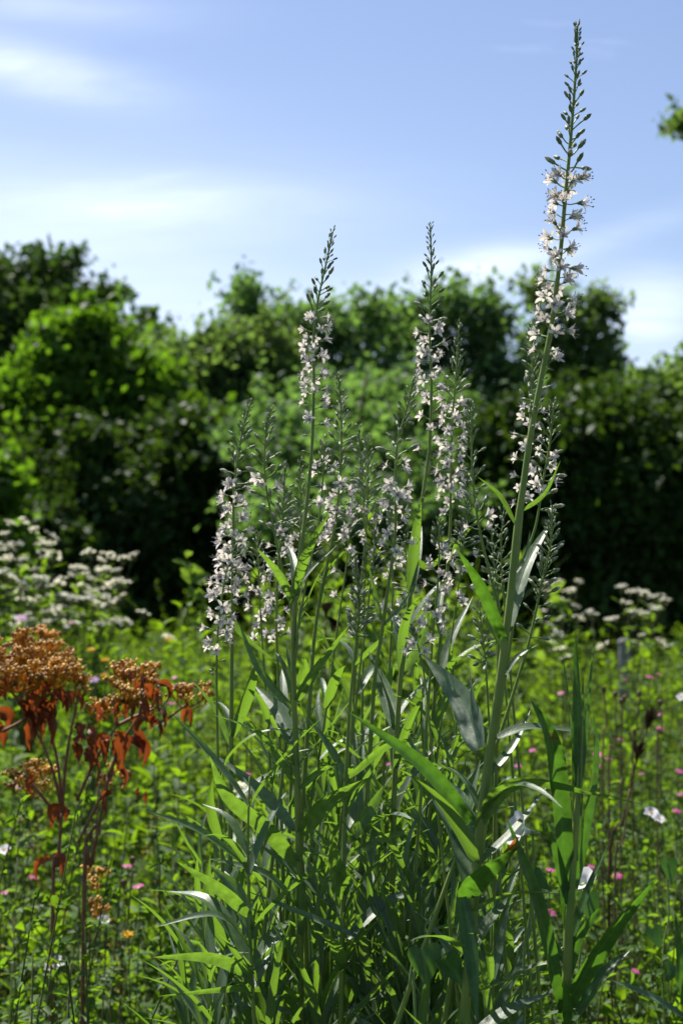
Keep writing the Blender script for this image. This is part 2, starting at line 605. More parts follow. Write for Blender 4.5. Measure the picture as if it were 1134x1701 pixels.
def tree(name, label, cat, base, blobs, mat, n_clump, per, spread, leaf, trunk_r=.08, nlimb=10, shell=.5, group='trees and shrubs along the meadow edge', minz=0.05, sprays=0):
    base = Vector(base)
    root = thing(name, label, cat, base, group)
    L, crnd, C = crown_points(blobs, n_clump, int(per * 1.55), spread, shell)
    # thin shoots standing out of the upper surface
    if sprays:
        b_up = [b for b in blobs if b[2] + b[5] > np.mean([q[2] + q[5] for q in blobs]) - .1]
        add = []
        for _ in range(sprays):
            b = rng.choice(b_up)
            th, e = rng.uniform(0, 2 * PI), rng.uniform(.15, 1.4)
            o = np.array([b[0] + b[3] * math.cos(th) * math.cos(e), b[1] + b[4] * math.sin(th) * math.cos(e), b[2] + b[5] * math.sin(e)])
            dv = np.array([math.cos(th) * math.cos(e) * .7 + rng.gauss(0, .2), math.sin(th) * math.cos(e) * .5, .9])
            ln = spread * rng.uniform(1.2, 3.0)
            tt = nrg.uniform(-.3, 1, 26)
            add.append(o + dv * (tt * ln)[:, None] + nrg.normal(size=(26, 3)) * (spread * .42 * (1.1 - .75 * np.clip(tt, 0, 1)))[:, None])
        L = np.concatenate([L] + add)
        crnd = np.concatenate([crnd, nrg.uniform(.3, 1, sprays * 26)])
    ok = L[:, 2] > minz
    L, crnd = L[ok], crnd[ok]
    size = leaf * .92 * nrg.uniform(.55, 1.5, len(L))
    V, T = leaf_cloud(L, size)
    rn = np.clip(crnd * .6 + nrg.uniform(0, .4, len(L)), 0, 1)
    V = V - np.array(base)
    link('crown', np_mesh('crown', V, T, mat, rnd=np.repeat(rn, 2)), root, kind='stuff')
    # trunk and limbs
    top = max(b[2] + b[5] * .5 for b in blobs)
    cx = sum(b[0] for b in blobs) / len(blobs)
    cy = sum(b[1] for b in blobs) / len(blobs)
    tp = [Vector((0, 0, -.05))] + [Vector(((cx - base.x) * t + rng.uniform(-.06, .06), (cy - base.y) * t + rng.uniform(-.06, .06), top * t)) for t in (.25, .5, .75, 1)]
    tp = smooth_path(tp, 4)
    mb = MB()
    nn = len(tp)
    mb.tube(tp, [trunk_r * (1.15 - i / nn) for i in range(nn)], 9)
    link('trunk', mb.mesh('trunk', M_BARK), root)
    cand = list(range(len(C)))
    rng.shuffle(cand)
    for k in cand[:nlimb]:
        e = Vector(C[k]) - base
        i0 = min(nn - 2, max(2, int(nn * rng.uniform(.3, .8) * min(1, e.z / top))))
        a = tp[i0]
        mid = (a + e) * .5 + Vector((0, 0, -.12 * (e - a).length))
        pts = [bez(a, mid, e)(t / 6) for t in range(7)]
        mb = MB()
        r0 = trunk_r * .38
        mb.tube(pts, [r0 * (1.05 - t / 6.6) for t in range(7)], 6)
        # twigs
        for q in range(5):
            t = rng.uniform(.45, .95)
            p0 = bez(a, mid, e)(t)
            mb.tube([p0, p0 + Vector((rng.gauss(0, .2), rng.gauss(0, .2), rng.uniform(.05, .3))) * (spread * 3)], [r0 * .3, r0 * .1], 4)
        link('limb', mb.mesh('limb', M_BARK), root)
    return root


def blob(px, py, Y, rx, ry, rd=None):
    """Ellipsoid whose outline is centred on a photo position with pixel radii rx, ry at distance Y."""
    c = P(px, py, Y)
    s = Y / FPX
    rd = rd or max(rx, ry) * s * .8
    return (c.x, c.y, c.z, rx * s, rd, ry * s)


def build_trees():
    # tall dark maple far behind, upper corner
    Y = 24
    tree('maple_tree', 'tall dark rounded broadleaf tree rising behind the yellow-green shrub', 'tree', (P(70, 1000, Y).x, Y, 0),
         [blob(80, 540, Y, 130, 105), blob(-40, 600, Y, 140, 130), blob(195, 580, Y, 70, 70), blob(40, 495, Y, 85, 46), blob(60, 700, Y, 170, 130), blob(238, 560, Y, 26, 36)],
         M_T_DARK, 300, 80, .19, .13, .16, 16, .35, sprays=50)
    Y = 14.5
    tree('hazel_shrub', 'sunlit yellow-green shrub in front of the dark maple', 'shrub', (P(130, 1000, Y).x, Y, 0),
         [blob(125, 590, Y, 62, 52), blob(60, 680, Y, 90, 55), blob(190, 660, Y, 95, 75), blob(-40, 690, Y, 80, 60), blob(120, 760, Y, 150, 60), blob(150, 545, Y, 28, 26), blob(250, 720, Y, 110, 60), blob(20, 770, Y, 90, 70)],
         M_T_LIGHT, 400, 80, .11, .095, .06, 12, .4, sprays=50)
    Y = 13.6
    tree('hazel_shrub', 'shadow side under the yellow-green shrub, its hanging sprays coloured dark for shade', 'shrub', (P(200, 1000, Y).x, Y, 0),
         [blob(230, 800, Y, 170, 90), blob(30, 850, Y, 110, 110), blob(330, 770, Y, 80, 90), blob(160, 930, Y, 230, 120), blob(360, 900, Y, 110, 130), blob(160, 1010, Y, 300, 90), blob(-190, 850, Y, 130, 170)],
         M_T_SHADE, 600, 95, .12, .085, .06, 10, .4)  # same shrub's shadow side, its shade put into the darker leaf colour
    Y = 15.5
    tree('elder_shrub', 'light green bushy tree at the dip in the skyline', 'tree', (P(330, 1000, Y).x, Y, 0),
         [blob(300, 640, Y, 90, 50, .34), blob(330, 660, Y, 90, 75, .34), blob(420, 620, Y, 75, 75, .34), blob(290, 630, Y, 80, 46, .34), blob(390, 590, Y, 60, 40, .34), blob(350, 760, Y, 120, 70, .34)],
         M_T_MID, 230, 48, .13, .085, .05, 14, .3, sprays=60)
    Y = 17
    tree('willow_tree', 'silvery green willow with loose top behind the white spikes', 'tree', (P(500, 1000, Y).x, Y, 0),
         [blob(440, 570, Y, 75, 55, .34), blob(520, 580, Y, 65, 55, .34), blob(600, 580, Y, 75, 65, .34), blob(480, 680, Y, 120, 80, .34), blob(590, 700, Y, 110, 90, .34), blob(405, 520, Y, 14, 22, .34), blob(540, 820, Y, 150, 90, .34)],
         M_T_SILVER, 230, 42, .15, .085, .05, 18, .2, sprays=90)
    Y = 18
    tree('willow_tree', 'mid green tree with ragged crown behind the second tallest spike', 'tree', (P(740, 1000, Y).x, Y, 0),
         [blob(680, 580, Y, 60, 60, .34), blob(760, 545, Y, 65, 50, .34), blob(820, 580, Y, 60, 70, .34), blob(720, 670, Y, 110, 80, .34), blob(800, 690, Y, 90, 80, .34), blob(720, 800, Y, 140, 90, .34)],
         M_T_SILVER, 210, 42, .15, .09, .05, 18, .2, sprays=80)
    Y = 20
    tree('ash_tree', 'open airy ash tree showing sky between its branches behind the tallest spike', 'tree', (P(930, 1000, Y).x, Y, 0),
         [blob(905, 510, Y, 34, 46), blob(985, 545, Y, 42, 42), blob(930, 590, Y, 62, 50), blob(1015, 595, Y, 42, 30), blob(960, 640, Y, 80, 40), blob(890, 620, Y, 40, 50), blob(1000, 520, Y, 20, 18)],
         M_T_MID, 85, 38, .12, .105, .07, 22, .1, sprays=36)
    Y = 12.5
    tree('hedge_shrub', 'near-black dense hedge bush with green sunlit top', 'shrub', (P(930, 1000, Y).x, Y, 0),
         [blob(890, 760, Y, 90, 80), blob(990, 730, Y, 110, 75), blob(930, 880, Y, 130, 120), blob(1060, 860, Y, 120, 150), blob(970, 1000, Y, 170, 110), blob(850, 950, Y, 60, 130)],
         M_T_SHADE, 620, 100, .12, .08, .06, 8, .3, sprays=50)
    Y = 13.2
    tree('hedge_shrub', 'green topped hedge bush at the end of the row beside the ash tree', 'shrub', (P(1130, 1000, Y).x, Y, 0),
         [blob(1120, 680, Y, 60, 60), blob(1180, 680, Y, 90, 90), blob(1140, 800, Y, 110, 130), blob(1160, 960, Y, 140, 130), blob(1060, 690, Y, 40, 30), blob(1330, 830, Y, 130, 190)],
         M_T_MID, 520, 86, .11, .085, .06, 8, .35, sprays=40)
    Y = 15
    tree('hedge_shrub', 'dark shady hedge bush between the willow and the black hedge', 'shrub', (P(640, 1000, Y).x, Y, 0),
         [blob(620, 870, Y, 150, 110), blob(760, 860, Y, 110, 120), blob(480, 900, Y, 110, 120), blob(640, 980, Y, 240, 100), blob(700, 770, Y, 120, 60)],
         M_T_MID, 460, 80, .12, .09, .06, 8, .35)
    tree('elder_shrub', 'added grey-green shrub straight behind the white spikes, sloped to catch sun before the willow', 'shrub', (P(590, 1000, 12).x, 12, 0),
         [blob(590, 690, 14, 150, 60, .5), blob(700, 720, 13.4, 110, 55, .5), blob(480, 740, 13.2, 100, 55, .5), blob(590, 780, 12.6, 170, 60, .5), blob(560, 860, 11.8, 170, 60, .5), blob(720, 850, 12, 90, 70, .5)],
         M_T_SILVER, 330, 44, .11, .075, .05, 10, .4, sprays=50)  # added shrub, stepped forward so its slope catches sun and lightens the middle
    Y = 10
    tree('hazel_shrub', 'small bright green bush at the picture edge behind the tallest fleabane', 'shrub', (P(-30, 1000, Y).x, Y, 0),
         [blob(-40, 860, Y, 75, 80), blob(-60, 960, Y, 90, 90)], M_T_LIGHT, 120, 70, .09, .08, .03, 6, .3, sprays=20)
    Y = 11
    tree('plum_tree', 'tree at the picture edge with one leafy branch tip against blue sky', 'tree', (P(1134, 190, Y).x + 1.5, Y, 0),
         [blob(1131, 192, Y, 15, 34), blob(1136, 195, Y, 18, 36), blob(1150, 200, Y, 30, 36), blob(1190, 205, Y, 40, 30), blob(1260, 210, Y, 95, 90), blob(1420, 330, Y, 200, 220), blob(1480, 100, Y, 180, 170)],
         M_T_MID, 420, 32, .06, .075, .09, 26, .2)


build_trees()

# ------------------------------------------------------------------ meadow (what nobody could count)


def tri_faces(f):
    out = []
    for q in f:
        for k in range(1, len(q) - 1):
            out.append((q[0], q[k], q[k + 1]))
    return out


def template(mb):
    """MB -> arrays (verts, tris, material index, rnd)."""
    T, mi, rn = [], [], []
    for f, m, r in zip(mb.f, mb.m, mb.rnd):
        for t in tri_faces([f]):
            T.append(t)
            mi.append(m)
            rn.append(r)
    return np.array(mb.v), np.array(T), np.array(mi), np.array(rn)


def small_leaf(mb, base, d, up, L, w, rnd, fold=.2, mat=0):
    """Six-point oval leaf, folded and drooping a little."""
    d = d.normalized()
    s = d.cross(up)
    s = s.normalized() if s.length > 1e-6 else d.orthogonal().normalized()
    n = s.cross(d).normalized()
    b = base
    v = [b, b + d * L * .35 - s * w * .5 + n * fold * w, b + d * L * .42, b + d * L * .35 + s * w * .5 + n * fold * w,
         b + d * L * .75 - s * w * .36 + n * (fold * w - .06 * L), b + d * L * .75 + s * w * .36 + n * (fold * w - .06 * L), b + d * L - n * .14 * L]
    mb.add(v, [(0, 2, 1), (0, 3, 2), (1, 2, 4), (2, 3, 5), (4, 2, 6), (2, 5, 6)], mat, None, rnd)


def rdir(el0, el1):
    a, e = rng.uniform(0, 2 * PI), R(rng.uniform(el0, el1))
    return Vector((math.cos(a) * math.cos(e), math.sin(a) * math.cos(e), math.sin(e)))


UP = Vector((0, 0, 1))


def t_herb(h, n, L, w, bush=.06, stems=1, el=(-35, 72)):
    """Leafy herb: upright stems with leaves all the way."""
    mb = MB()
    for s in range(stems):
        lean = Vector((rng.uniform(-bush, bush), rng.uniform(-bush, bush), 0)) * (2 if stems > 1 else 1)
        o = Vector((rng.uniform(-bush, bush), rng.uniform(-bush, bush), 0)) * (0 if stems == 1 else 1)
        hh = h * rng.uniform(.75, 1.1)
        path = bez(o, o + lean * .4 + UP * hh * .5, o + lean + UP * hh)
        mb.tube([path(t / 4) for t in range(5)], [.0018, .0016, .0013, .001, .0006], 3, 1, False)
        for k in range(n):
            t = rng.uniform(.12, 1) ** .8
            d = rdir(*el)
            small_leaf(mb, path(t), d, UP + rdir(-60, 60) * 1.1, L * rng.uniform(.5, 1.15) * (1.15 - .45 * t), w * rng.uniform(.6, 1.15) * (1.15 - .45 * t), rng.random())
    return template(mb)


def t_vetch(h, n):
    """Thin straggling stem with pairs of small leaflets."""
    mb = MB()
    for s in range(3):
        d = rdir(40, 80)
        path = bez(Vector((0, 0, 0)), d * h * .5 + rdir(-20, 20) * .05, d * h + rdir(-20, 30) * .1)
        mb.tube([path(t / 4) for t in range(5)], .0009, 3, 1, False)
        for k in range(n):
            t = (k + 1) / n
            p = path(t)
            e = rdir(-10, 40)
            for q in range(4):
                b = p + e * (.008 * q)
                f = e.cross(UP).normalized()
                for sgn in (-1, 1):
                    small_leaf(mb, b, f * sgn + e * .5, UP + rdir(0, 90) * .4, rng.uniform(.008, .014), rng.uniform(.005, .008), rng.random())
    return template(mb)


def t_grass(h, n, w, spread=.3):
    mb = MB()
    for k in range(n):
        o = Vector((rng.gauss(0, .015), rng.gauss(0, .015), 0))
        d = rdir(0, 0) * spread * rng.uniform(.1, 1.2)
        hh = h * rng.uniform(.5, 1.1)
        path = bez(o, o + UP * hh * .6 + d * hh * .25, o + UP * hh * rng.uniform(.7, 1) + d * hh)
        side = rdir(0, 0)
        rr = rng.random()
        v, f = [], []
        for i in range(5):
            t = i / 4
            ww = w * (1 - t ** 1.6) * .5 + .0002
            p = path(t)
            v += [p - side * ww, p + side * ww]
        for i in range(4):
            f.append((2 * i, 2 * i + 1, 2 * i + 3, 2 * i + 2))
        mb.add(v, f, 0, None, rr)
    return template(mb)


def t_clover(r, n, L):
    mb = MB()
    for k in range(n):
        a = rng.uniform(0, 2 * PI)
        rr = r * math.sqrt(rng.random())
        o = Vector((rr * math.cos(a) * .3, rr * math.sin(a) * .3, 0))
        top = Vector((rr * math.cos(a), rr * math.sin(a), rng.uniform(.05, .2)))
        mb.tube([o, (o + top) * .5 + Vector((0, 0, .02)), top], .0008, 3, 1, False)
        a0 = rng.uniform(0, 6)
        tilt = rdir(50, 90)
        q = rng.random()
        for j in range(3):
            b = a0 + j * 2.1
            d = Vector((math.cos(b), math.sin(b), .15))
            small_leaf(mb, top, d, tilt, L * rng.uniform(.8, 1.1), L * .85, min(1, q + rng.uniform(0, .2)), .1)
    return template(mb)


def t_bedstraw(h):
    mb = MB()
    for s in range(6):
        d = rdir(55, 85)
        path = bez(Vector((0, 0, 0)), d * h * .55, d * h)
        mb.tube([path(t / 3) for t in range(4)], .0009, 3, 1, False)
        for k in range(10):
            p = path(rng.uniform(.1, .7))
            small_leaf(mb, p, rdir(0, 40), UP, .018, .003, rng.random(), mat=2)
        for k in range(46):
            p = path(rng.uniform(.62, 1)) + rdir(-60, 90) * rng.uniform(.003, .022)
            small_leaf(mb, p, rdir(-20, 60), UP, .0045, .004, rng.random())
    return template(mb)


def t_dry(h):
    mb = MB()
    d = rdir(70, 88)
    path = bez(Vector((0, 0, 0)), d * h * .5 + rdir(0, 0) * .02, d * h)
    mb.tube([path(t / 4) for t in range(5)], [.0014, .0012, .001, .0009, .0008], 3, 0, False)
    for k in range(4):
        a = path(rng.uniform(.5, .95))
        e = a + rdir(30, 70) * rng.uniform(.03, .09)
        mb.tube([a, e], .0006, 3, 0, False)
        mb.ovoid(e, (e - a), .008, .0035, 0, 5)
    return template(mb)


def scatter(name, label, mats, temps, pts, smin=.7, smax=1.2, lean=.15, parent=None):
    """Joins many copies of a few plants into one mesh (one patch of ground cover)."""
    pts = np.array(pts)
    n = len(pts)
    which = nrg.integers(0, len(temps), n)
    VV, TT, MM, RR = [], [], [], []
    off = 0
    for w, (V, T, mi, rn) in enumerate(temps):
        p = pts[which == w]
        k = len(p)
        if not k:
            continue
        a = nrg.uniform(0, 2 * PI, k)
        s = nrg.uniform(smin, smax, k)
        c, sn = np.cos(a) * s, np.sin(a) * s
        lx, ly = nrg.normal(0, lean, k), nrg.normal(0, lean, k)
        X = c[:, None] * V[None, :, 0] - sn[:, None] * V[None, :, 1] + lx[:, None] * V[None, :, 2] * s[:, None] + p[:, 0, None]
        Y = sn[:, None] * V[None, :, 0] + c[:, None] * V[None, :, 1] + ly[:, None] * V[None, :, 2] * s[:, None] + p[:, 1, None]
        hs = s if p.shape[1] < 3 else s * p[:, 2]
        Z = V[None, :, 2] * hs[:, None] + np.zeros((k, 1))
        VV.append(np.stack([X, Y, Z], -1).reshape(-1, 3))
        TT.append((T[None] + (off + np.arange(k) * len(V))[:, None, None]).reshape(-1, 3))
        MM.append(np.tile(mi, k))
        RR.append(np.clip(rn[None] * .7 + nrg.uniform(-.1, .35, k)[:, None], 0, 1).ravel())
        off += k * len(V)
    me = np_mesh(name, np.concatenate(VV), np.concatenate(TT), mats, np.concatenate(MM), np.concatenate(RR))
    link(name, me, label=label, kind='stuff')


def field(density, y0, y1, x0=-12, x1=12, margin=1.0, falloff=0.0):
    """Random plan positions in the part of the meadow the camera can see (plus a margin), optional thinning with distance."""
    out = []
    lo, hi = y0, y1
    area = 0.0
    n = int(density * (.2229 * (hi * hi - lo * lo) + 2 * margin * (hi - lo)))
    while len(out) < n:
        y = math.sqrt(rng.uniform(lo * lo, hi * hi))
        half = .2229 * y + margin
        x = rng.uniform(-half, half)
        n_ok = True
        if falloff and rng.random() > (lo / y) ** falloff:
            n -= 1
            n_ok = False
        if n_ok and x0 < x < x1:
            out.append((x, y))
        elif n_ok:
            n -= 1
    return out


def relx(p):
    """Pixel column of a plan position."""
    return 567 + p[0] / p[1] * FPX


def build_meadow():
    herbs = [t_herb(.54, 26, .038, .024, .08, 3), t_herb(.50, 30, .028, .017, .09, 3), t_herb(.60, 24, .052, .017, .07, 3), t_herb(.46, 20, .040, .030, .08, 3), t_herb(.54, 36, .024, .015, .09, 4), t_herb(.58, 20, .050, .028, .06, 2), t_herb(.62, 34, .030, .010, .08, 3)]
    small = [t_herb(.52, 44, .015, .009, .07, 4), t_herb(.46, 40, .017, .011, .08, 4), t_vetch(.54, 14), t_vetch(.46, 12), t_herb(.56, 40, .019, .009, .06, 3)]
    clov = [t_clover(.14, 26, .016), t_clover(.12, 22, .019)]
    grass = [t_grass(.48, 14, .0042), t_grass(.40, 18, .0032, .45), t_grass(.55, 10, .005, .3)]
    pts = [p for p in field(190, 1.78, 5.2) if (relx(p) < 900 or rng.random() < .34) and math.sin(p[0] * 5.1 + .7) * math.sin(p[1] * 4.3 + p[0] * 2) > rng.uniform(-1.1, .25)]
    scatter('meadow_herbs', 'mixed leafy herbs of the near meadow', [M_HERB, M_HERB_STEM], herbs, pts, .6, 1.15, .28)
    pts = [(x, y, 1.22) for x, y in field(520, 1.28, 1.5, x1=-.13)] + [(x, y, 1.0) for x, y in field(230, 1.45, 4.0)] + [(x, y, 1.2) for x, y in field(420, 1.3, 1.7, x0=.25)] + [(x, y, 1.05) for x, y in field(240, 1.6, 3.4) if relx((x, y)) > 840]
    scatter('small_herbs', 'fine small-leaved ground herbs of the near meadow', [M_HERB2, M_HERB_STEM], small, pts, .7, 1.2, .25)
    pts = [(x, y, rng.uniform(1, 2.1)) for x, y in field(190, 1.6, 4.2)]
    scatter('clover_cover', 'low clover under the taller meadow plants', [M_HERB2, M_HERB_STEM], clov, pts)
    pts = [p for p in field(150, 1.5, 6) if relx(p) > 800 or rng.random() < .4]
    scatter('meadow_grass', 'thin green and straw coloured meadow grass', [M_GRASS], grass, pts)
    pts = [p for p in field(60, 5.0, 12.0, margin=2.2) if relx(p) < 800 or rng.random() < .22]
    scatter('far_herbs', 'leafy meadow plants further back towards the hedge', [M_HERB, M_HERB_STEM], herbs, pts, .9, 1.35)
    pts = [p for p in field(60, 5, 12.5, margin=2.2) if relx(p) > 780 or rng.random() < .3]
    scatter('far_grass', 'rough grass towards the hedge', [M_GRASS], grass, pts, .8, 1.2)
    pts = [p for p in field(26, 1.9, 4.6) if relx(p) < 430]
    scatter('yellow_bedstraw', 'frothy yellow-green bedstraw among the herbs', [M_BEDSTRAW, M_HERB_STEM, M_HERB], [t_bedstraw(.50), t_bedstraw(.55), t_bedstraw(.46)], pts)
    wild = [t_herb(1.0, 46, .06, .022, .09, 2), t_herb(.85, 54, .05, .026, .10, 3), t_herb(1.15, 60, .045, .016, .10, 2), t_herb(.75, 50, .055, .03, .10, 3), t_grass(.95, 26, .006, .35)]
    wild[-1] = (wild[-1][0], wild[-1][1], wild[-1][2] * 0, wild[-1][3])
    pts = []
    for x, y in field(26, 3.6, 11.5, margin=2.0):
        clump = math.sin(x * 3.1 + 1.3) * math.cos(y * 1.7 + x) + rng.uniform(-.5, .5)
        if relx((x, y)) < 860 and clump > .05:
            pts.append((x, y, min(1.2, .75 + .6 * max(0, clump)) * (1 if relx((x, y)) > 420 else .72)))
        elif relx((x, y)) > 940 and y > 6 and clump > .55:
            pts.append((x, y, .75))
    scatter('tall_weeds', 'uneven tall weeds rising into the foot of the hedge', [M_HERB, M_HERB_STEM], wild, pts, .75, 1.15, .12)
    def t_panicle(h):
        mb = MB()
        d = rdir(72, 88)
        path = bez(Vector((0, 0, 0)), d * h * .5, d * h + rdir(0, 0) * h * .12)
        rr = rng.random()
        mb.tube([path(t / 6) for t in range(7)], [.0010, .0009, .0008, .0007, .0006, .0005, .0004], 3, 0, False, rr)
        for k in range(34):
            t = rng.uniform(.74, 1)
            p = path(t) + rdir(-10, 60) * rng.uniform(.002, .02) * (1.15 - t) * 4
            small_leaf(mb, p, d + rdir(-30, 60) * .5, rdir(0, 90), .006, .0018, min(1, rr + .3))
        for k in range(3):
            b = path(rng.uniform(.1, .45))
            e = rdir(35, 70)
            small_leaf(mb, b, e, UP, rng.uniform(.12, .2), .004, rr * .6)
        return template(mb)
    pan = [t_panicle(.75), t_panicle(.66), t_panicle(.84), t_panicle(.7), t_panicle(.6)]
    pts = [p for p in field(34, 2.0, 8) if relx(p) > 800 or relx(p) < 520 and rng.random() < .5]
    scatter('flowering_grass', 'fine flowering grass stems standing above the herbs', [M_GRASS], pan, pts, .75, 1.1, .14)
    dry = [t_dry(.5), t_dry(.56), t_dry(.45), t_dry(.52)]
    pts = [p for p in field(34, 2.2, 7) if relx(p) > 850]
    scatter('dry_stalks', 'thin brown dried stalks in the grass', [M_DRY], dry, pts)
    # thicket of pale herbs behind the white spikes
    tall = [t_herb(1.0, 60, .045, .026, .10, 2), t_herb(.92, 60, .038, .024, .10, 2), t_herb(1.06, 54, .05, .024, .08, 2)]
    pts = [(P(rng.triangular(420, 820, 600), 1000, y).x, y) for y in [rng.uniform(2.8, 4.4) for _ in range(60)]]
    scatter('pale_undergrowth', 'pale green leafy undergrowth behind the white spikes', [M_PALE, M_HERB_STEM], tall, pts, .8, 1.15, .06)


build_meadow()

# ------------------------------------------------------------------ loosestrife: shared bud, flower and leaf meshes


def bud_mesh(Lp, Lb, rb, curve, tip):
    """Pedicel rising along +Z from the stem and the bud at its end."""
    mb = MB()
    e = Vector((curve, 0, Lp))
    mb.tube([Vector((0, 0, 0)), Vector((curve * .15, 0, Lp * .5)), e], [.00042, .00038, .00045], 4, 0, False)
    d = Vector((curve * 1.6, 0, Lp)).normalized()
    mb.ovoid(e, d, Lb * .62, rb, 1, 6, ((0, .4), (.3, .9), (1, .95)))
    mb.ovoid(e + d * Lb * .55, d, Lb * .45, rb * .96, 2 if tip else 1, 6, ((0, 1), (.45, .8), (.8, .34), (1, .06)))
    return mb.mesh('bud', [M_PED, M_BUD, M_BUD_TIP])


BUDS = [bud_mesh(.006 + .001 * (i % 3), .0052, .00115, (.0012, -.0008, .0016, .0005)[i], False) for i in range(4)]
PALE_BUDS = [bud_mesh(.0062 + .001 * (i % 3), .0060, .00125, (.0018, .0024, .001, .0014)[i], True) for i in range(4)]

FL_LP = .0070                    # pedicel length of an open flower


def flower_base_mesh(lp):
    mb = MB()
    mb.tube([Vector((0, 0, 0)), Vector((.0006, 0, lp * .5)), Vector((0, 0, lp))], [.00045, .0004, .0005], 4, 0, False)
    mb.ovoid((0, 0, lp - .0002), (0, 0, 1), .0022, .00115, 1, 6, ((0, .4), (.4, 1), (1, 1.05)))
    for k in range(5):                                            # sepals
        a = 2 * PI * (k + .5) / 5
        r = Vector((math.cos(a), math.sin(a), 0))
        small_leaf(mb, Vector((0, 0, lp + .0014)) + r * .0008, r * .5 + UP, r, .0026, .0012, .5, .1, 1)
    return mb.mesh('flower', [M_PED, M_BUD])


def petal_mb(a, openness, L, w, mb, lp=FL_LP):
    r = Vector((math.cos(a), math.sin(a), 0))
    b = Vector((0, 0, lp + .0018)) + r * .0006
    d1 = (r * math.sin(openness * .55) + UP * math.cos(openness * .55)).normalized()
    d2 = (r * math.sin(openness) + UP * math.cos(openness)).normalized()
    mid = b + d1 * L * .5
    end = mid + d2 * L * .5
    nm = (UP * math.sin(openness) - r * math.cos(openness))
    mb.blade(bez(b, mid, end), w, nm, 5, .22, lambda t: (.36, .62, .9, 1.0, .82, .16)[int(round(t * 5))], cols=1)


def stamen_mesh(sd):
    r0 = random.Random(sd)
    mb = MB()
    for k in range(5):
        a = 2 * PI * (k + .5) / 5 + r0.uniform(-.3, .3)
        r = Vector((math.cos(a), math.sin(a), 0))
        L = r0.uniform(.0058, .0085)
        b = Vector((0, 0, FL_LP + .0015))
        e = b + (UP + r * r0.uniform(.2, .75)).normalized() * L
        mb.tube([b, (b + e) * .5 + r * .0003, e], .00016, 3, 0, False)
        mb.ovoid(e, (e - b), .0011, .00042, 1, 5)
    b = Vector((0, 0, FL_LP + .0015))
    mb.tube([b, b + UP * .005 + Vector((r0.uniform(-.001, .001), 0, 0))], .0002, 3, 0, False)
    return mb.mesh('stamens', [M_FIL, M_ANTHER])


STAMENS = [stamen_mesh(i) for i in range(4)]
FLOWER_BASE = flower_base_mesh(FL_LP)


def corolla_mesh(sd):
    r0 = random.Random(sd + 50)
    mb = MB()
    op = R(r0.uniform(48, 86))
    for k in range(5):
        petal_mb(2 * PI * k / 5 + r0.uniform(-.12, .12), op + r0.uniform(-.25, .2), r0.uniform(.0060, .0074), r0.uniform(.0026, .0032), mb)
    return mb.mesh('corolla', M_PETAL)


COROLLAS = [corolla_mesh(i) for i in range(6)]
PETALS = []
for i in range(5):
    mb = MB()
    petal_mb(0, R((52, 66, 76, 84, 60)[i]), .0066 + .0004 * (i % 2), .0027 + .0002 * (i % 3), mb)
    PETALS.append(mb.mesh('petal', M_PETAL))


def leaf_mesh(i, mat):
    """Lance leaf of unit length along +Y, face up +Z, arching by variant."""
    r0 = random.Random(i * 7 + 3)
    sag = (.02, .06, .14, .30, .04, .10, .20, -.06)[i % 8]
    side = r0.uniform(-.08, .08)
    mb = MB()
    path = bez(Vector((0, 0, 0)), Vector((side, .5, .06)), Vector((0, 1 - sag * .25, .06 - sag)))
    mb.blade(path, .10 + .018 * (i % 3), UP, 9, .45 - .08 * (i % 3), None, 0, .05, 2, r0.uniform(-.6, .6))
    return mb.mesh('leaf', mat)


LEAVES = [leaf_mesh(i, M_LS_LEAF) for i in range(8)]


def aim(d, roll=0.0):
    """Rotation that takes +Z to d, then rolls about it."""
    q = Vector(d).to_track_quat('Z', 'Y')
    return q @ Quaternion((0, 0, 1), roll)


def aim_leaf(d, up):
    """Rotation with +Y along d and +Z near up."""
    y = Vector(d).normalized()
    x = y.cross(up).normalized()
    z = x.cross(y)
    return Matrix((x, y, z)).transposed().to_quaternion()


FLG = 'white loosestrife spikes standing in one clump'


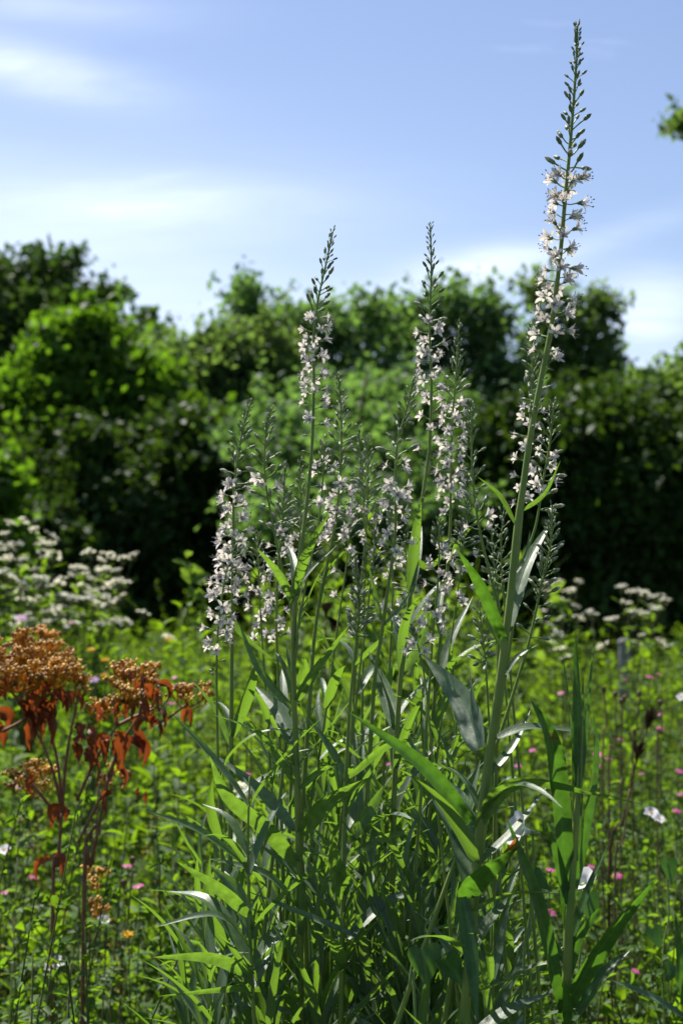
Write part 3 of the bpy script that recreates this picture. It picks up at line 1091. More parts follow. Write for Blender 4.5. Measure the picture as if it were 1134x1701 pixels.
class Stem:
    """One loosestrife stem: an axis given by photo positions at one distance, carried on down to the ground."""

    def __init__(s, name, label, cat, path, Y, group, r0=.0010, r1=.0032, lean_y=0.0, ground=True):
        s.Y = Y
        pts = [P(x, y, Y + lean_y * (y - path[0][1]) / 1000.0) for x, y in path]
        if ground:
            g = pts[-1].copy()
            d = (pts[-1] - pts[-2]).normalized()
            g2 = g + d * (g.z * .5)
            pts += [Vector((g2.x, g2.y, g.z * .5)), Vector((g2.x * .995, g2.y, -.02))]
        s.axis = smooth_path(pts, 8)
        s.cum = [0]
        for a, b in zip(s.axis, s.axis[1:]):
            s.cum.append(s.cum[-1] + (b - a).length)
        s.base = Vector((s.axis[-1].x, s.axis[-1].y, 0))
        s.root = thing(name, label, cat, s.base, group)
        mb = MB()
        n = len(s.axis)
        tot = s.cum[-1]
        s.rad = [r0 * .6 + (r1 - r0 * .6) * min(1, (c / .55)) ** .95 for c in s.cum]
        mb.tube([p - s.base for p in s.axis], s.rad, 8)
        link('stem', mb.mesh('stem', M_STEM), s.root)

    def at(s, c):
        """Point, tangent (towards the tip) and radius at distance c from the tip."""
        c = max(0, min(c, s.cum[-1] - 1e-4))
        i = max(k for k in range(len(s.cum)) if s.cum[k] <= c)
        i = min(i, len(s.axis) - 2)
        t = (c - s.cum[i]) / max(1e-9, s.cum[i + 1] - s.cum[i])
        p = s.axis[i].lerp(s.axis[i + 1], t)
        return p, (s.axis[i] - s.axis[i + 1]).normalized(), s.rad[i]

    def px(s, n):
        """Distance from the tip in photo pixels -> metres."""
        return n * s.Y / FPX

    def buds(s, c0, c1, n, s0, s1, pale=0.0, el0=70, el1=32):
        for k in range(n):
            u = (k + rng.uniform(-.3, .3)) / n
            u = min(1, max(0, u))
            p, T, r = s.at(c0 + (c1 - c0) * u)
            s.az = getattr(s, 'az', rng.uniform(0, 6)) + 2.39996
            s.head('bud', p, T, s.az, R(el0 + (el1 - el0) * u + rng.uniform(-9, 9)),
                   rng.choice(PALE_BUDS if rng.random() < pale * u * 1.6 else BUDS), (s0 + (s1 - s0) * u) * rng.uniform(1.05, 1.32))

    def head(s, name, p, T, az, el, mesh, sc):
        a = T.orthogonal().normalized()
        rad = Quaternion(T, az) @ a
        d = (rad * math.cos(el) + T * math.sin(el)).normalized()
        o = link(name, mesh, s.root, p - s.base, aim(d, rng.uniform(0, 6)), sc)
        return o

    def flowers(s, c0, c1, n, sc=1.0, petals=False, el=(2, 30)):
        n = max(3, int(n * .72)) if n > 5 else n
        for k in range(n):
            u = min(1, max(0, (k + rng.uniform(-.35, .35)) / n))
            p, T, r = s.at(c0 + (c1 - c0) * u)
            s.az = getattr(s, 'az', rng.uniform(0, 6)) + 2.39996 + rng.uniform(-.25, .25)
            o = s.head('flower', p, T, s.az, R(rng.uniform(*el)), FLOWER_BASE, sc * rng.uniform(.72, 1.0))
            if petals:
                tl = rng.randrange(5)
                for q in range(5):
                    link('petal', PETALS[(tl + (q % 2)) % 5], o, (0, 0, 0), Quaternion((0, 0, 1), 2 * PI * q / 5 + rng.uniform(-.12, .12)))
            else:
                link('corolla', rng.choice(COROLLAS), o)
            link('stamens', rng.choice(STAMENS), o)

    def husks(s, c0, c1, n, sc=.8):
        """Spent flowers: bare pedicels with small green capsules."""
        for k in range(n):
            p, T, r = s.at(c0 + (c1 - c0) * rng.random())
            s.head('bud', p, T, rng.uniform(0, 6.28), R(rng.uniform(5, 35)), rng.choice(BUDS), sc * rng.uniform(.7, 1.05))

    def leaves(s, c0, c1, step, L0, L1, w=1.0, el=(20, 58), skip=0.0):
        """Opposite pairs, each pair turned a quarter from the last."""
        c = c0
        a = rng.uniform(0, 6)
        while c < c1:
            p, T, r = s.at(c)
            u = (c - c0) / max(1e-6, c1 - c0)
            for q in (0, 1):
                if rng.random() < skip:
                    continue
                az = a + q * PI + rng.uniform(-.25, .25)
                b = Quaternion(T, az) @ T.orthogonal().normalized()
                e = R(rng.uniform(*el))
                d = b * math.cos(e) + T * math.sin(e)
                L = (L0 + (L1 - L0) * u) * rng.uniform(.75, 1.15)
                link('leaf', rng.choice(LEAVES), s.root, p + b * r * .6 - s.base, aim_leaf(d, T - b * .2), (L * w * rng.uniform(.8, 1.2), L, L))
            a += PI / 2 + rng.uniform(-.2, .2)
            c += step * rng.uniform(.8, 1.2)

    def leaf(s, pts, w, roll=0.0, dd=0.0, mat=None, fold=.3, twist=0.0, Yo=0.0, name='leaf', label=None):
        """One particular leaf given by photo positions of base, middle and tip. roll turns the blade's face about its length
        (0 = faces the viewer); dd = how much farther the tip is than the base."""
        hero_leaf(s.root, s.base, pts, w, s.Y + Yo, roll, dd, mat or M_LS_LEAF, fold, twist, name, label)


def hero_leaf(root, base, pts, w, Y, roll=0.0, dd=0.0, mat=None, fold=.3, twist=0.0, name='leaf', label=None):
    n = len(pts)
    Q = [P(x, y, Y + dd * i / (n - 1)) for i, (x, y) in enumerate(pts)]
    sp = smooth_path(Q, 8)

    def path(t):
        f = max(0, min(1, t)) * (len(sp) - 1)
        i = min(int(f), len(sp) - 2)
        return sp[i].lerp(sp[i + 1], f - i)
    T = (Q[-1] - Q[0]).normalized()
    view = (Vector((0, 0, CAM_H)) - Q[n // 2]).normalized()
    nm = view - T * view.dot(T)
    nm = Quaternion(T, R(roll)) @ nm.normalized()
    mb = MB()
    mb.blade(path, w * Y / FPX, nm, 12, fold, None, 0, .05, 2, twist)
    o = Q[0]
    me = mb.mesh(name, mat, True, o)
    link(name, me, root, o - base, label=label)


NAME = 'loosestrife_spike'


SHOOTS = {0: 'low leafy shoot reaching furthest out towards the shaded herbs', 1: 'leafy shoot rising under the lone pink flower beside the white flower ball', 2: 'leafy shoot whose top meets the white flower ball',
          6: 'slim leafy shoot behind the tall straight stem, topped with upright grey leaves', 23: 'leafy shoot in the dense middle whose top stands over the long dark arching leaf', 24: 'leafy shoot under the broad grey leaf of the tallest stem',
          22: 'leafy shoot topping out beside the long dark arching leaf', 18: 'leafy shoot on the far side of the tallest stem, under the white trumpet', 19: 'low leafy shoot between the tallest stem and the goldenrod', 25: 'low leafy shoot right at the foot of the tallest stem',
          20: 'low leafy shoot at the bottom edge beneath the narrow outer leaves', 3: 'leafy shoot with narrow leaves just inside the outer leafy shoot', 31: 'leafy shoot directly behind the dark stem leaves at the tallest stem', 26: 'leafy shoot behind the bright heart-shaped bindweed leaf'}


def build_loosestrife():
    # ---- the tallest spike
    s = Stem(NAME, 'tallest white loosestrife spike, reaching far above the trees into blue sky', 'plant',
             [(958, 48), (956, 110), (948, 220), (938, 330), (930, 420), (917, 530), (900, 620), (881, 720), (868, 810), (858, 880), (845, 1010), (826, 1160), (806, 1300), (790, 1450), (775, 1640)],
             .95, FLG, .0011, .0032)
    k = s.px
    s.buds(k(1), k(75), 36, .48, .56, 0, 76, 60)
    s.buds(k(75), k(160), 18, .62, .85, 0, 60, 44)
    s.buds(k(160), k(258), 17, .9, 1.15, .25, 46, 30)
    s.flowers(k(252), k(535), 58, 1.12, True)
    s.flowers(k(535), k(600), 4, 1.05, True)
    s.husks(k(500), k(720), 18, .85)
    s.leaf([(795, 1245), (768, 1165), (703, 1088)], 46, -8, .06)
    s.leaf([(822, 1228), (880, 1208), (988, 1219)], 22, -58, .01)
    s.leaf([(781, 1365), (700, 1270), (580, 1183)], 27, 14, -.03, M_GREEN_LEAF, .35)  # shadowed leaf, its shade given by the darker leaf material
    s.leaf([(790, 1375), (840, 1307), (905, 1300), (1065, 1336)], 26, 40, -.04)
    s.leaf([(838, 1065), (800, 975), (756, 908)], 24, -32, -.04, M_GREEN_LEAF)
    s.leaf([(842, 1050), (872, 945), (917, 862)], 28, -30, .05)
    s.leaf([(862, 850), (903, 820), (930, 765)], 9, 40, 0)
    s.leaf([(855, 868), (830, 822), (793, 792)], 10, -35, 0)
    s.leaf([(784, 1460), (768, 1370), (797, 1262)], 38, -20, .05, twist=.3)
    s.leaf([(770, 1490), (800, 1452), (862, 1405)], 40, 35, -.04, M_GREEN_LEAF)
    s.leaf([(838, 1420), (848, 1408), (856, 1392)], 16, 35, -.055, M_RED_TIP, label='withered orange leaf tip')
    s.leaf([(768, 1490), (783, 1590), (792, 1701)], 27, 10, -.03, M_GREEN_LEAF)
    s.leaf([(800, 1300), (850, 1240), (880, 1180)], 16, -30, .04)
    s.leaf([(850, 960), (872, 925), (880, 880)], 8, -30, .01)
    s.leaf([(838, 1085), (815, 1040), (800, 985)], 9, 20, .01)
    s.leaf([(832, 1130), (860, 1090), (893, 1070)], 10, -35, .01)
    s.leaf([(815, 1240), (790, 1190), (780, 1120)], 13, 0, .03)
    s.leaf([(790, 1400), (770, 1330), (735, 1290)], 26, 45, .05)
    s.leaves(k(1330), k(1800), .03, .085, .08, 1.1, (15, 55))

    # ---- second: straight, level with the treetops
    s = Stem(NAME, 'tall straight white spike whose bud tip stands against pale sky above the willow', 'plant',
             [(553, 383), (541, 440), (528, 500), (521, 560), (521, 640), (518, 740), (508, 850), (494, 960), (487, 1060), (491, 1250), (497, 1450), (499, 1690)], 1.08, FLG, .0009, .0026)
    k = s.px
    s.buds(k(2), k(60), 20, .36, .6, 0, 75, 55)
    s.buds(k(60), k(150), 20, .75, 1.1, .3, 55, 32)
    s.flowers(k(150), k(300), 36, .98)
    s.flowers(k(300), k(345), 5, .95)
    s.husks(k(340), k(500), 9, .8)
    s.leaf([(487, 1235), (462, 1180), (422, 1137)], 26, 0, .05)
    s.leaf([(490, 1300), (445, 1232), (395, 1185)], 15, -25, -.03)
    s.leaf([(494, 1436), (440, 1372), (378, 1322), (348, 1255)], 30, -22, -.05)
    s.leaf([(491, 1380), (430, 1312), (356, 1253)], 22, 25, .05)
    s.leaf([(492, 1165), (525, 1110), (580, 1038)], 18, 30, -.03)
    s.leaf([(497, 1310), (528, 1282), (566, 1264)], 13, 35, -.02)
    s.leaf([(499, 1385), (545, 1330), (622, 1288)], 30, 30, -.04)
    s.leaf([(497, 1510), (440, 1452), (340, 1424)], 20, 55, -.02)
    s.leaf([(600, 1560), (505, 1520), (410, 1480)], 18, 55, -.02, Yo=-.03)
    s.leaf([(500, 1660), (455, 1640), (400, 1640), (262, 1655)], 20, -30, -.06, label='yellowing leaf arching outwards')
    s.leaf([(500, 1690), (440, 1672), (360, 1668)], 17, 55, 0)
    s.leaf([(487, 1000), (462, 950), (424, 908)], 16, -28, -.03)
    s.leaf([(489, 1010), (505, 960), (560, 905)], 11, -40, .02)
    s.leaf([(500, 1420), (545, 1480), (575, 1560)], 12, -30, .02)
    s.leaf([(498, 1560), (460, 1570), (412, 1612)], 15, -40, -.03)
    s.leaf([(488, 1180), (430, 1110), (395, 1030)], 14, -22, .02)
    s.leaves(k(620), k(1500), .036, .07, .085, .85, (35, 70), .3)

    # ---- third
    s = Stem(NAME, 'tall white spike with a slim bud tip overlapping the ragged tree crown', 'plant',
             [(714, 373), (716, 450), (713, 540), (716, 640), (713, 740), (701, 830), (690, 920), (676, 1030), (664, 1140), (655, 1300), (650, 1500)], 1.12, FLG, .0009, .0025)
    k = s.px
    s.buds(k(2), k(70), 22, .36, .6, 0, 75, 52)
    s.buds(k(70), k(175), 22, .75, 1.05, .4, 55, 32)
    s.flowers(k(172), k(300), 30, 1.0)
    s.flowers(k(300), k(400), 9, .95)
    s.husks(k(380), k(560), 9)
    s.leaf([(690, 930), (715, 940), (752, 900)], 12, 40, 0)
    s.leaf([(660, 1212), (640, 1150), (612, 1082)], 28, 0, .06)
    s.leaf([(668, 1120), (700, 1060), (715, 990)], 16, 30, .02)
    s.leaves(k(620), k(1200), .034, .075, .09, .85, (35, 70), .2)

    # ---- fourth: next to the third, dense lower flowers
    s = Stem(NAME, 'white spike close beside the third tallest, thick with flowers at mid height', 'plant',
             [(762, 540), (757, 620), (751, 700), (748, 800), (747, 880), (738, 1000), (722, 1150), (712, 1300), (705, 1500)], 1.16, FLG, .0009, .0023)
    k = s.px
    s.buds(k(2), k(60), 24, .4, .65, 0, 75, 55)
    s.buds(k(60), k(135), 18, .75, 1.05, .6, 55, 30)
    s.flowers(k(130), k(300), 46, 1.0)
    s.flowers(k(300), k(420), 8, .95)
    s.leaf([(742, 935), (760, 900), (800, 855)], 10, 40, 0)
    s.leaf([(722, 1150), (750, 1060), (785, 990)], 18, -30, .05)
    s.leaf([(722, 1130), (690, 1080), (676, 1010)], 14, -30, .0)
    s.leaves(k(520), k(1100), .034, .07, .09, .85, (35, 70), .2)

    # ---- outermost on the dark hedge
    s = Stem(NAME, 'outermost flowering white spike, shining against the black shade beside the rust coloured umbels', 'plant',
             [(416, 670), (402, 720), (390, 800), (387, 900), (386, 1000), (385, 1100), (384, 1240), (382, 1450)], 1.13, FLG, .0010, .0028)
    k = s.px
    s.buds(k(2), k(60), 22, .4, .65, 0, 72, 50)
    s.buds(k(60), k(145), 20, .8, 1.1, .9, 50, 25)
    s.flowers(k(142), k(335), 52, 1.02)
    s.leaf([(386, 1020), (400, 1050), (470, 1110)], 12, 30, 0)
    s.leaf([(384, 1240), (360, 1180), (320, 1130)], 11, -30, 0)
    s.leaves(k(560), k(1000), .045, .07, .07, 1., (20, 60), .3)
    s = Stem(NAME, 'bent white spike, all in flower, tucked in front of the outermost spike', 'plant',
             [(388, 915), (374, 960), (363, 1040), (360, 1110), (362, 1250), (370, 1450)], 1.10, FLG, .0009, .0022)
    k = s.px
    s.buds(k(0), k(25), 8, .6, .9, .9, 60, 40)
    s.flowers(k(15), k(175), 40, 1.0)
    s.husks(k(150), k(230), 8)
    s.leaves(k(380), k(700), .045, .07, .07, 1., (20, 60), .3)

    # ---- curved with few flowers
    s = Stem(NAME, 'curved sparse spike with two open flowers on its outer side, before the dark hedge', 'plant',
             [(449, 680), (440, 740), (441, 800), (455, 880), (470, 950), (484, 1010), (487, 1090)], 1.09, FLG, .0009, .0020)
    k = s.px
    s.buds(k(2), k(50), 20, .42, .65, 0, 72, 50)
    s.buds(k(50), k(125), 12, .8, 1.1, .9, 50, 25)
    s.flowers(k(118), k(150), 3, 1.0)
    s.buds(k(150), k(250), 9, .95, 1.05, 1, 40, 20)
    s.husks(k(230), k(330), 6)
    s = Stem(NAME, 'short white spike crossing behind the curved sparse spike', 'plant',
             [(474, 775), (469, 860), (462, 940), (459, 1040), (462, 1120), (466, 1300)], 1.19, FLG, .0009, .0022)
    k = s.px
    s.buds(k(2), k(120), 34, .5, 1.1, .9, 70, 28)
    s.flowers(k(120), k(300), 34, 1.0)
    s.leaves(k(450), k(800), .045, .07, .07, 1., (20, 60), .3)

    # ---- middle group
    s = Stem(NAME, 'medium spike with long bud tip and a thick flower knot, beside the tall straight spike', 'plant',
             [(562, 625), (567, 700), (565, 780), (558, 860), (545, 930), (530, 1000), (520, 1080), (512, 1200)], 1.14, FLG, .0009, .0026)
    k = s.px
    s.buds(k(2), k(70), 22, .42, .65, 0, 72, 50)
    s.buds(k(70), k(185), 24, .8, 1.1, .9, 50, 25)
    s.flowers(k(185), k(290), 30, 1.02)
    s.husks(k(290), k(380), 6)
    s.leaf([(530, 1010), (545, 950), (580, 905)], 8, 30, 0)
    s = Stem(NAME, 'thin pale spike, half open, leaning out of the tall straight spike', 'plant',
             [(538, 735), (536, 800), (527, 880), (510, 960), (496, 1040), (490, 1100)], 1.10, FLG, .0008, .0018)
    k = s.px
    s.buds(k(2), k(60), 16, .5, .8, .5, 70, 40)
    s.flowers(k(30), k(60), 4, .9)
    s.flowers(k(110), k(150), 4, .95)
    s.husks(k(60), k(230), 9)
    s = Stem(NAME, 'green budding spike with thin grey flowers between two flowering spikes', 'plant',
             [(610, 728), (611, 800), (608, 880), (602, 950), (595, 1040), (588, 1140), (580, 1300)], 1.22, FLG, .0009, .0022)
    k = s.px
    s.buds(k(2), k(115), 40, .5, 1.05, .6, 72, 25)
    s.flowers(k(118), k(215), 15, .78)
    s.leaves(k(380), k(700), .045, .07, .07, 1., (20, 60), .3)
    s = Stem(NAME, 'slender green bud spike just behind the budding spike', 'plant',
             [(595, 712), (599, 760), (604, 830), (606, 920), (604, 1040)], 1.27, FLG, .0008, .0018)
    k = s.px
    s.buds(k(2), k(150), 42, .5, .95, .4, 72, 30)
    s = Stem(NAME, 'stubby spike of tight cream buds standing low in the middle', 'plant',
             [(590, 935), (597, 1000), (592, 1060), (582, 1160), (574, 1300), (570, 1480), (566, 1690)], 1.06, FLG, .0009, .0032)
    k = s.px
    s.buds(k(2), k(130), 76, .45, .95, .8, 75, 28)
    s.leaf([(572, 1490), (556, 1440), (549, 1378)], 30, 25, -.04)
    s.leaf([(578, 1300), (545, 1240), (510, 1190)], 18, 45, .02)
    s.leaf([(574, 1400), (610, 1350), (640, 1300)], 24, 25, .02)
    s.leaf([(576, 1560), (640, 1500), (722, 1470)], 22, -40, .03)
    s.leaf([(580, 1290), (640, 1240), (700, 1225)], 15, 35, 0)
    s.leaf([(580, 1420), (640, 1390), (690, 1380)], 15, 30, 0)
    s.leaves(k(420), k(900), .036, .085, .085, 1., (20, 60), .2)
    s = Stem(NAME, 'leaning spike with flower knots and bare gaps, beside the third tallest', 'plant',
             [(690, 622), (672, 690), (658, 750), (657, 830), (655, 900), (645, 970), (634, 1050), (622, 1130), (612, 1280)], 1.10, FLG, .0009, .0026)
    k = s.px
    s.buds(k(2), k(70), 24, .42, .7, 0, 72, 50)
    s.buds(k(70), k(160), 16, .8, 1.1, .9, 50, 25)
    s.flowers(k(155), k(180), 3, 1.0)
    s.flowers(k(190), k(250), 17, 1.05)
    s.flowers(k(255), k(330), 10, 1.02)
    s.leaf([(636, 1040), (665, 1010), (690, 970)], 9, -40, 0)
    s.leaf([(633, 1030), (622, 980), (612, 940)], 10, -30, 0)
    s.leaves(k(560), k(900), .045, .08, .08, 1., (20, 60), .3)
    s = Stem(NAME, 'short white spike low in front of the third tallest stem', 'plant',
             [(728, 868), (729, 930), (725, 990), (718, 1060), (712, 1150)], 1.06, FLG, .0009, .0020)
    k = s.px
    s.buds(k(2), k(50), 16, .5, .8, .5, 72, 45)
    s.flowers(k(50), k(200), 26, .9)
    s = Stem(NAME, 'yellow-green curved spike with one open flower beside the tallest stem', 'plant',
             [(783, 675), (783, 760), (788, 830), (800, 900), (815, 960), (828, 1020), (826, 1140)], .99, FLG, .0009, .0022)
    k = s.px
    s.buds(k(2), k(70), 24, .4, .65, .1, 72, 50)
    s.buds(k(70), k(200), 18, .75, 1.0, .8, 50, 25)
    s.flowers(k(196), k(225), 3, 1.05)
    s.husks(k(220), k(330), 6)
    # ---- behind and beside the tallest
    s = Stem(NAME, 'half-hidden white spike directly behind the tallest stem', 'plant',
             [(884, 545), (883, 640), (877, 730), (870, 810), (862, 900), (850, 1010)], 1.12, FLG, .0009, .0024)
    k = s.px
    s.buds(k(2), k(140), 34, .55, 1.05, .6, 65, 30)
    s.flowers(k(130), k(310), 28, .92)
    s = Stem(NAME, 'slim curved spike with pale buds on the hedge side of the tallest stem', 'plant',
             [(919, 670), (912, 740), (901, 800), (890, 870), (871, 930), (856, 1010), (842, 1100)], 1.0, FLG, .0009, .0022)
    k = s.px
    s.buds(k(2), k(60), 22, .42, .7, .2, 72, 50)
    s.buds(k(60), k(190), 18, .8, 1.05, 1., 50, 25)
    s.flowers(k(80), k(190), 12, .95)
    s = Stem(NAME, 'yellow-green unopened spike nodding next to the grey leaf', 'plant',
             [(916, 846), (914, 905), (900, 965), (884, 1040), (866, 1110), (840, 1190)], .97, FLG, .0008, .0024)
    k = s.px
    s.buds(k(2), k(150), 62, .45, .9, .5, 74, 30)
    s.buds(k(150), k(230), 8, .8, .9, .9, 40, 20)
    s = Stem(NAME, 'small unopened spike touching the tallest stem low down', 'plant',
             [(836, 850), (832, 900), (833, 960), (838, 1010), (842, 1060)], 1.02, FLG, .0007, .0016)
    k = s.px
    s.buds(k(2), k(130), 30, .5, .85, .9, 70, 25)
    s = Stem(NAME, 'small unopened spike beside the curved yellow-green stem', 'plant',
             [(816, 868), (818, 920), (826, 980), (832, 1060)], 1.04, FLG, .0007, .0016)
    k = s.px
    s.buds(k(2), k(130), 30, .5, .85, .5, 70, 25)
    s = Stem(NAME, 'short dark-tipped spike with a few open flowers above the broad grey leaf', 'plant',
             [(686, 1050), (697, 1085), (708, 1150), (718, 1260)], 1.0, FLG, .0008, .0018)
    k = s.px
    s.buds(k(0), k(25), 14, .4, .6, 0, 75, 60)
    s.flowers(k(22), k(45), 6, .9)
    s = Stem(NAME, 'small spike of grey-white buds in the shade beside the tallest stem', 'plant',
             [(796, 1015), (800, 1050), (806, 1100), (812, 1200)], 1.02, FLG, .0008, .0018)
    k = s.px
    s.buds(k(0), k(100), 26, .5, 1.0, .9, 72, 30)

    # ---- thin side spikes between the main ones
    for lab, path, Y, b, f in (
            ('thin side spike with drooping lower buds between the curved and the tall straight spike', [(498, 770), (500, 840), (496, 920), (492, 1010), (490, 1080)], 1.16, 130, 6),
            ('hair-thin budding spike in front of the cream bud spike', [(622, 850), (620, 920), (612, 1000), (600, 1090), (590, 1180)], 1.12, 120, 4),
            ('thin bud spike leaning towards the third tallest stem', [(648, 800), (650, 870), (652, 950), (650, 1040), (645, 1140)], 1.2, 140, 5),
            ('thin side spike carrying small white flowers low beside the fourth spike', [(775, 830), (770, 900), (760, 980), (748, 1070), (735, 1180)], 1.14, 90, 14),
            ('thin side spike half hidden by the flower knot spike', [(585, 790), (582, 860), (575, 940), (562, 1030), (550, 1120)], 1.2, 110, 9),
            ('short side spike with white flowers low beside the bent outer spike', [(428, 890), (430, 960), (434, 1040), (440, 1130), (446, 1230)], 1.15, 80, 14),
            ('slim side spike low behind the short white spike', [(672, 890), (676, 960), (684, 1040), (692, 1130)], 1.17, 100, 10)):
        s = Stem(NAME, lab, 'plant', path, Y, FLG, .0007, .0018)
        k = s.px
        s.buds(k(2), k(b), 30, .42, .95, .7, 72, 30)
        s.flowers(k(b), k(b + 110), f, .95)
        s.leaves(k(340), k(650), .04, .06, .07, 1., (30, 65), .3)

    # ---- leafy shoots without flowers that fill the clump
    sg = 'flowerless leafy shoots filling the clump'
    shoot_labels = SHOOTS
    shoots = [(300, 1560, 1.15), (335, 1420, 1.25), (370, 1330, 1.3), (400, 1500, 1.1), (425, 1370, 1.25), (455, 1540, 1.2), (470, 1290, 1.32), (520, 1400, 1.25),
              (545, 1560, 1.15), (600, 1330, 1.25), (625, 1520, 1.12), (650, 1430, 1.22), (690, 1340, 1.15), (700, 1480, 1.05), (735, 1420, 1.12), (750, 1560, 1.05),
              (660, 1600, 1.08), (590, 1620, 1.1), (820, 1480, 1.1), (850, 1590, 1.05), (345, 1620, 1.05), (440, 1640, 1.05), (715, 1250, 1.2), (540, 1210, 1.3), (760, 1180, 1.2),
              (820, 1560, .98), (705, 1640, .98), (620, 1250, 1.35), (480, 1470, 1.35), (395, 1600, 1.25), (680, 1540, 1.3), (780, 1350, 1.25),
              (560, 1330, 1.18), (640, 1340, 1.16), (510, 1300, 1.16), (590, 1210, 1.28), (690, 1200, 1.28), (440, 1440, 1.14), (740, 1300, 1.12), (610, 1430, 1.08), (530, 1480, 1.06), (675, 1430, 1.05), (840, 1420, 1.14), (330, 1500, 1.12)]
    for i, (x, y, Y) in enumerate(shoots):
        x2 = x + (600 - x) * .12 + rng.uniform(-10, 10)
        s = Stem('loosestrife_shoot', shoot_labels.get(i, 'grey-green lance-leaved shoot buried among its like inside the clump'), 'plant',
                 [(x, y), (x + (x2 - x) * .4, y + 110), (x2, y + 330)], Y, sg, .0008, .0026)
        s.leaves(.010, s.px(420), .022, .06, .12, .72, (42, 78))
    # the shoot with the broad outer leaves
    s = Stem('loosestrife_shoot', 'outer leafy shoot sending long narrow leaves over the herbs', 'plant',
             [(415, 1290), (412, 1400), (415, 1540), (422, 1690)], 1.04, sg, .0010, .0030)
    s.leaf([(412, 1440), (330, 1380), (238, 1345)], 18, 52, -.02)
    s.leaf([(414, 1520), (365, 1475), (292, 1430)], 22, -25, -.03)
    s.leaf([(418, 1600), (350, 1500), (280, 1480)], 27, 40, .05)
    s.leaf([(420, 1580), (360, 1520), (256, 1540)], 18, 55, -.03)
    s.leaf([(420, 1620), (350, 1590), (250, 1590)], 22, -28, -.04)
    s.leaf([(420, 1560), (395, 1480), (350, 1440)], 26, -20, .02)
    s.leaf([(412, 1420), (380, 1360), (335, 1335)], 17, 46, .03)
    s.leaves(s.px(50), s.px(420), .04, .07, .08, 1., (20, 55), .2)


build_loosestrife()


# ------------------------------------------------------------------ tall lance-leaved plant at the side


def build_goldenrod():
    Y = .93
    base = P(940, 1690, Y)
    base.z = 0
    base.x -= .01
    root = thing('goldenrod_plant', 'upright dark green lance-leaved plant without flowers, beside the loosestrife clump', 'plant', base)
    ax = smooth_path([P(966, 1190, Y), P(961, 1300, Y), P(948, 1480, Y), P(940, 1690, Y), Vector((base.x, base.y, .3)), base], 6)
    mb = MB()
    mb.tube([p - base for p in ax], [.0008 + .0022 * min(1, i / 14) for i in range(len(ax))], 7)
    link('stem', mb.mesh('stem', M_STEM), root)
    G = M_GREEN_LEAF
    for pts, w, roll, dd in (
            ([(944, 1500), (926, 1300), (912, 1220), (881, 1163)], 34, 25, -.02), ([(957, 1350), (959, 1180), (955, 1044)], 19, -35, .0),
            ([(966, 1290), (974, 1180), (987, 1050)], 11, 50, .02), ([(958, 1330), (946, 1190), (929, 1056)], 7, 60, .01),
            ([(948, 1500), (972, 1370), (988, 1260), (984, 1180)], 22, 50, .02), ([(932, 1680), (892, 1500), (838, 1352)], 30, 40, -.02),
            ([(945, 1510), (926, 1430), (908, 1365)], 17, 20, -.01), ([(928, 1690), (1000, 1570), (1092, 1455)], 34, 40, -.03),
            ([(945, 1700), (1000, 1620), (1046, 1578)], 24, -30, .02), ([(938, 1720), (941, 1670), (938, 1628)], 17, 10, -.03),
            ([(955, 1430), (962, 1250), (968, 1120)], 16, 30, .01), ([(950, 1560), (975, 1480), (1010, 1400)], 14, -30, .02),
            ([(940, 1600), (905, 1540), (880, 1440)], 16, -25, .02), ([(936, 1640), (960, 1560), (1000, 1500)], 18, 25, .0),
            ([(942, 1560), (934, 1480), (925, 1400)], 16, 30, .01)):
        hero_leaf(root, base, pts, w, Y, roll, dd, G)
    # two more shoots whose leaves only just reach into the picture
    b2 = P(1150, 1690, .88)
    b2.z = 0
    r2 = thing('goldenrod_plant', 'lance-leaved shoot at the picture edge showing one upright bright leaf', 'plant', b2)
    mb = MB()
    ax = [P(1150, 1560, .88), P(1150, 1700, .88), Vector((b2.x, b2.y, .3)), b2]
    mb.tube([p - b2 for p in ax], [.0008, .002, .0025, .003], 6)
    link('stem', mb.mesh('stem', M_STEM), r2)
    for pts, w, roll, dd in (([(1140, 1690), (1130, 1600), (1119, 1508)], 18, 20, 0), ([(1150, 1700), (1080, 1655), (998, 1622)], 15, 52, 0),
                             ([(1150, 1640), (1170, 1560), (1215, 1500)], 18, 20, 0)):
        hero_leaf(r2, b2, pts, w, .88, roll, dd, G if w == 18 else M_LS_LEAF)


build_goldenrod()

# ------------------------------------------------------------------ rust coloured dried umbels


def seed_head(root, base, px, py, Y, rx, ry, n, hub, seed, name='seed_umbel'):
    """Flat-domed cluster: stalks from one hub, a small round capsule on each."""
    r0 = random.Random(seed)
    c = P(px, py, Y)
    k = Y / FPX
    h = Vector(hub)
    mb = MB()
    nu = max(4, n // 13)
    for i in range(nu):
        a, q = r0.uniform(0, 2 * PI), math.sqrt(r0.random())
        u = c + Vector((rx * k * q * math.cos(a), rx * k * .8 * q * math.sin(a), ry * k * (.5 - q * q * .9) + r0.uniform(-.75, .6) * ry * k))
        j = u - UP * r0.uniform(.006, .011) + (h - u) * .08
        mid = (h + j) * .5 + Vector((r0.uniform(-.004, .004), r0.uniform(-.004, .004), -.002))
        mb.tube([h, mid, j], .0006, 3, 1, False, r0.random())
        for w in range(13):
            b, g = r0.uniform(0, 2 * PI), math.sqrt(r0.random()) * .0085
            e = u + Vector((g * math.cos(b), g * math.sin(b), r0.uniform(-.002, .0025) - g * .25))
            mb.tube([j, e], .00032, 3, 1, False, r0.random())
            sz = r0.uniform(.0011, .0019)
            mb.ovoid(e - UP * sz, Vector((r0.uniform(-.4, .4), r0.uniform(-.4, .4), 1)), sz * 2.1, sz, 0, 5, ((0, .55), (.4, 1), (.8, .8), (1, .2)), r0.random())
    link(name, mb.mesh(name, [M_SEED, M_SEED_RAY], True, h), root, h - base)


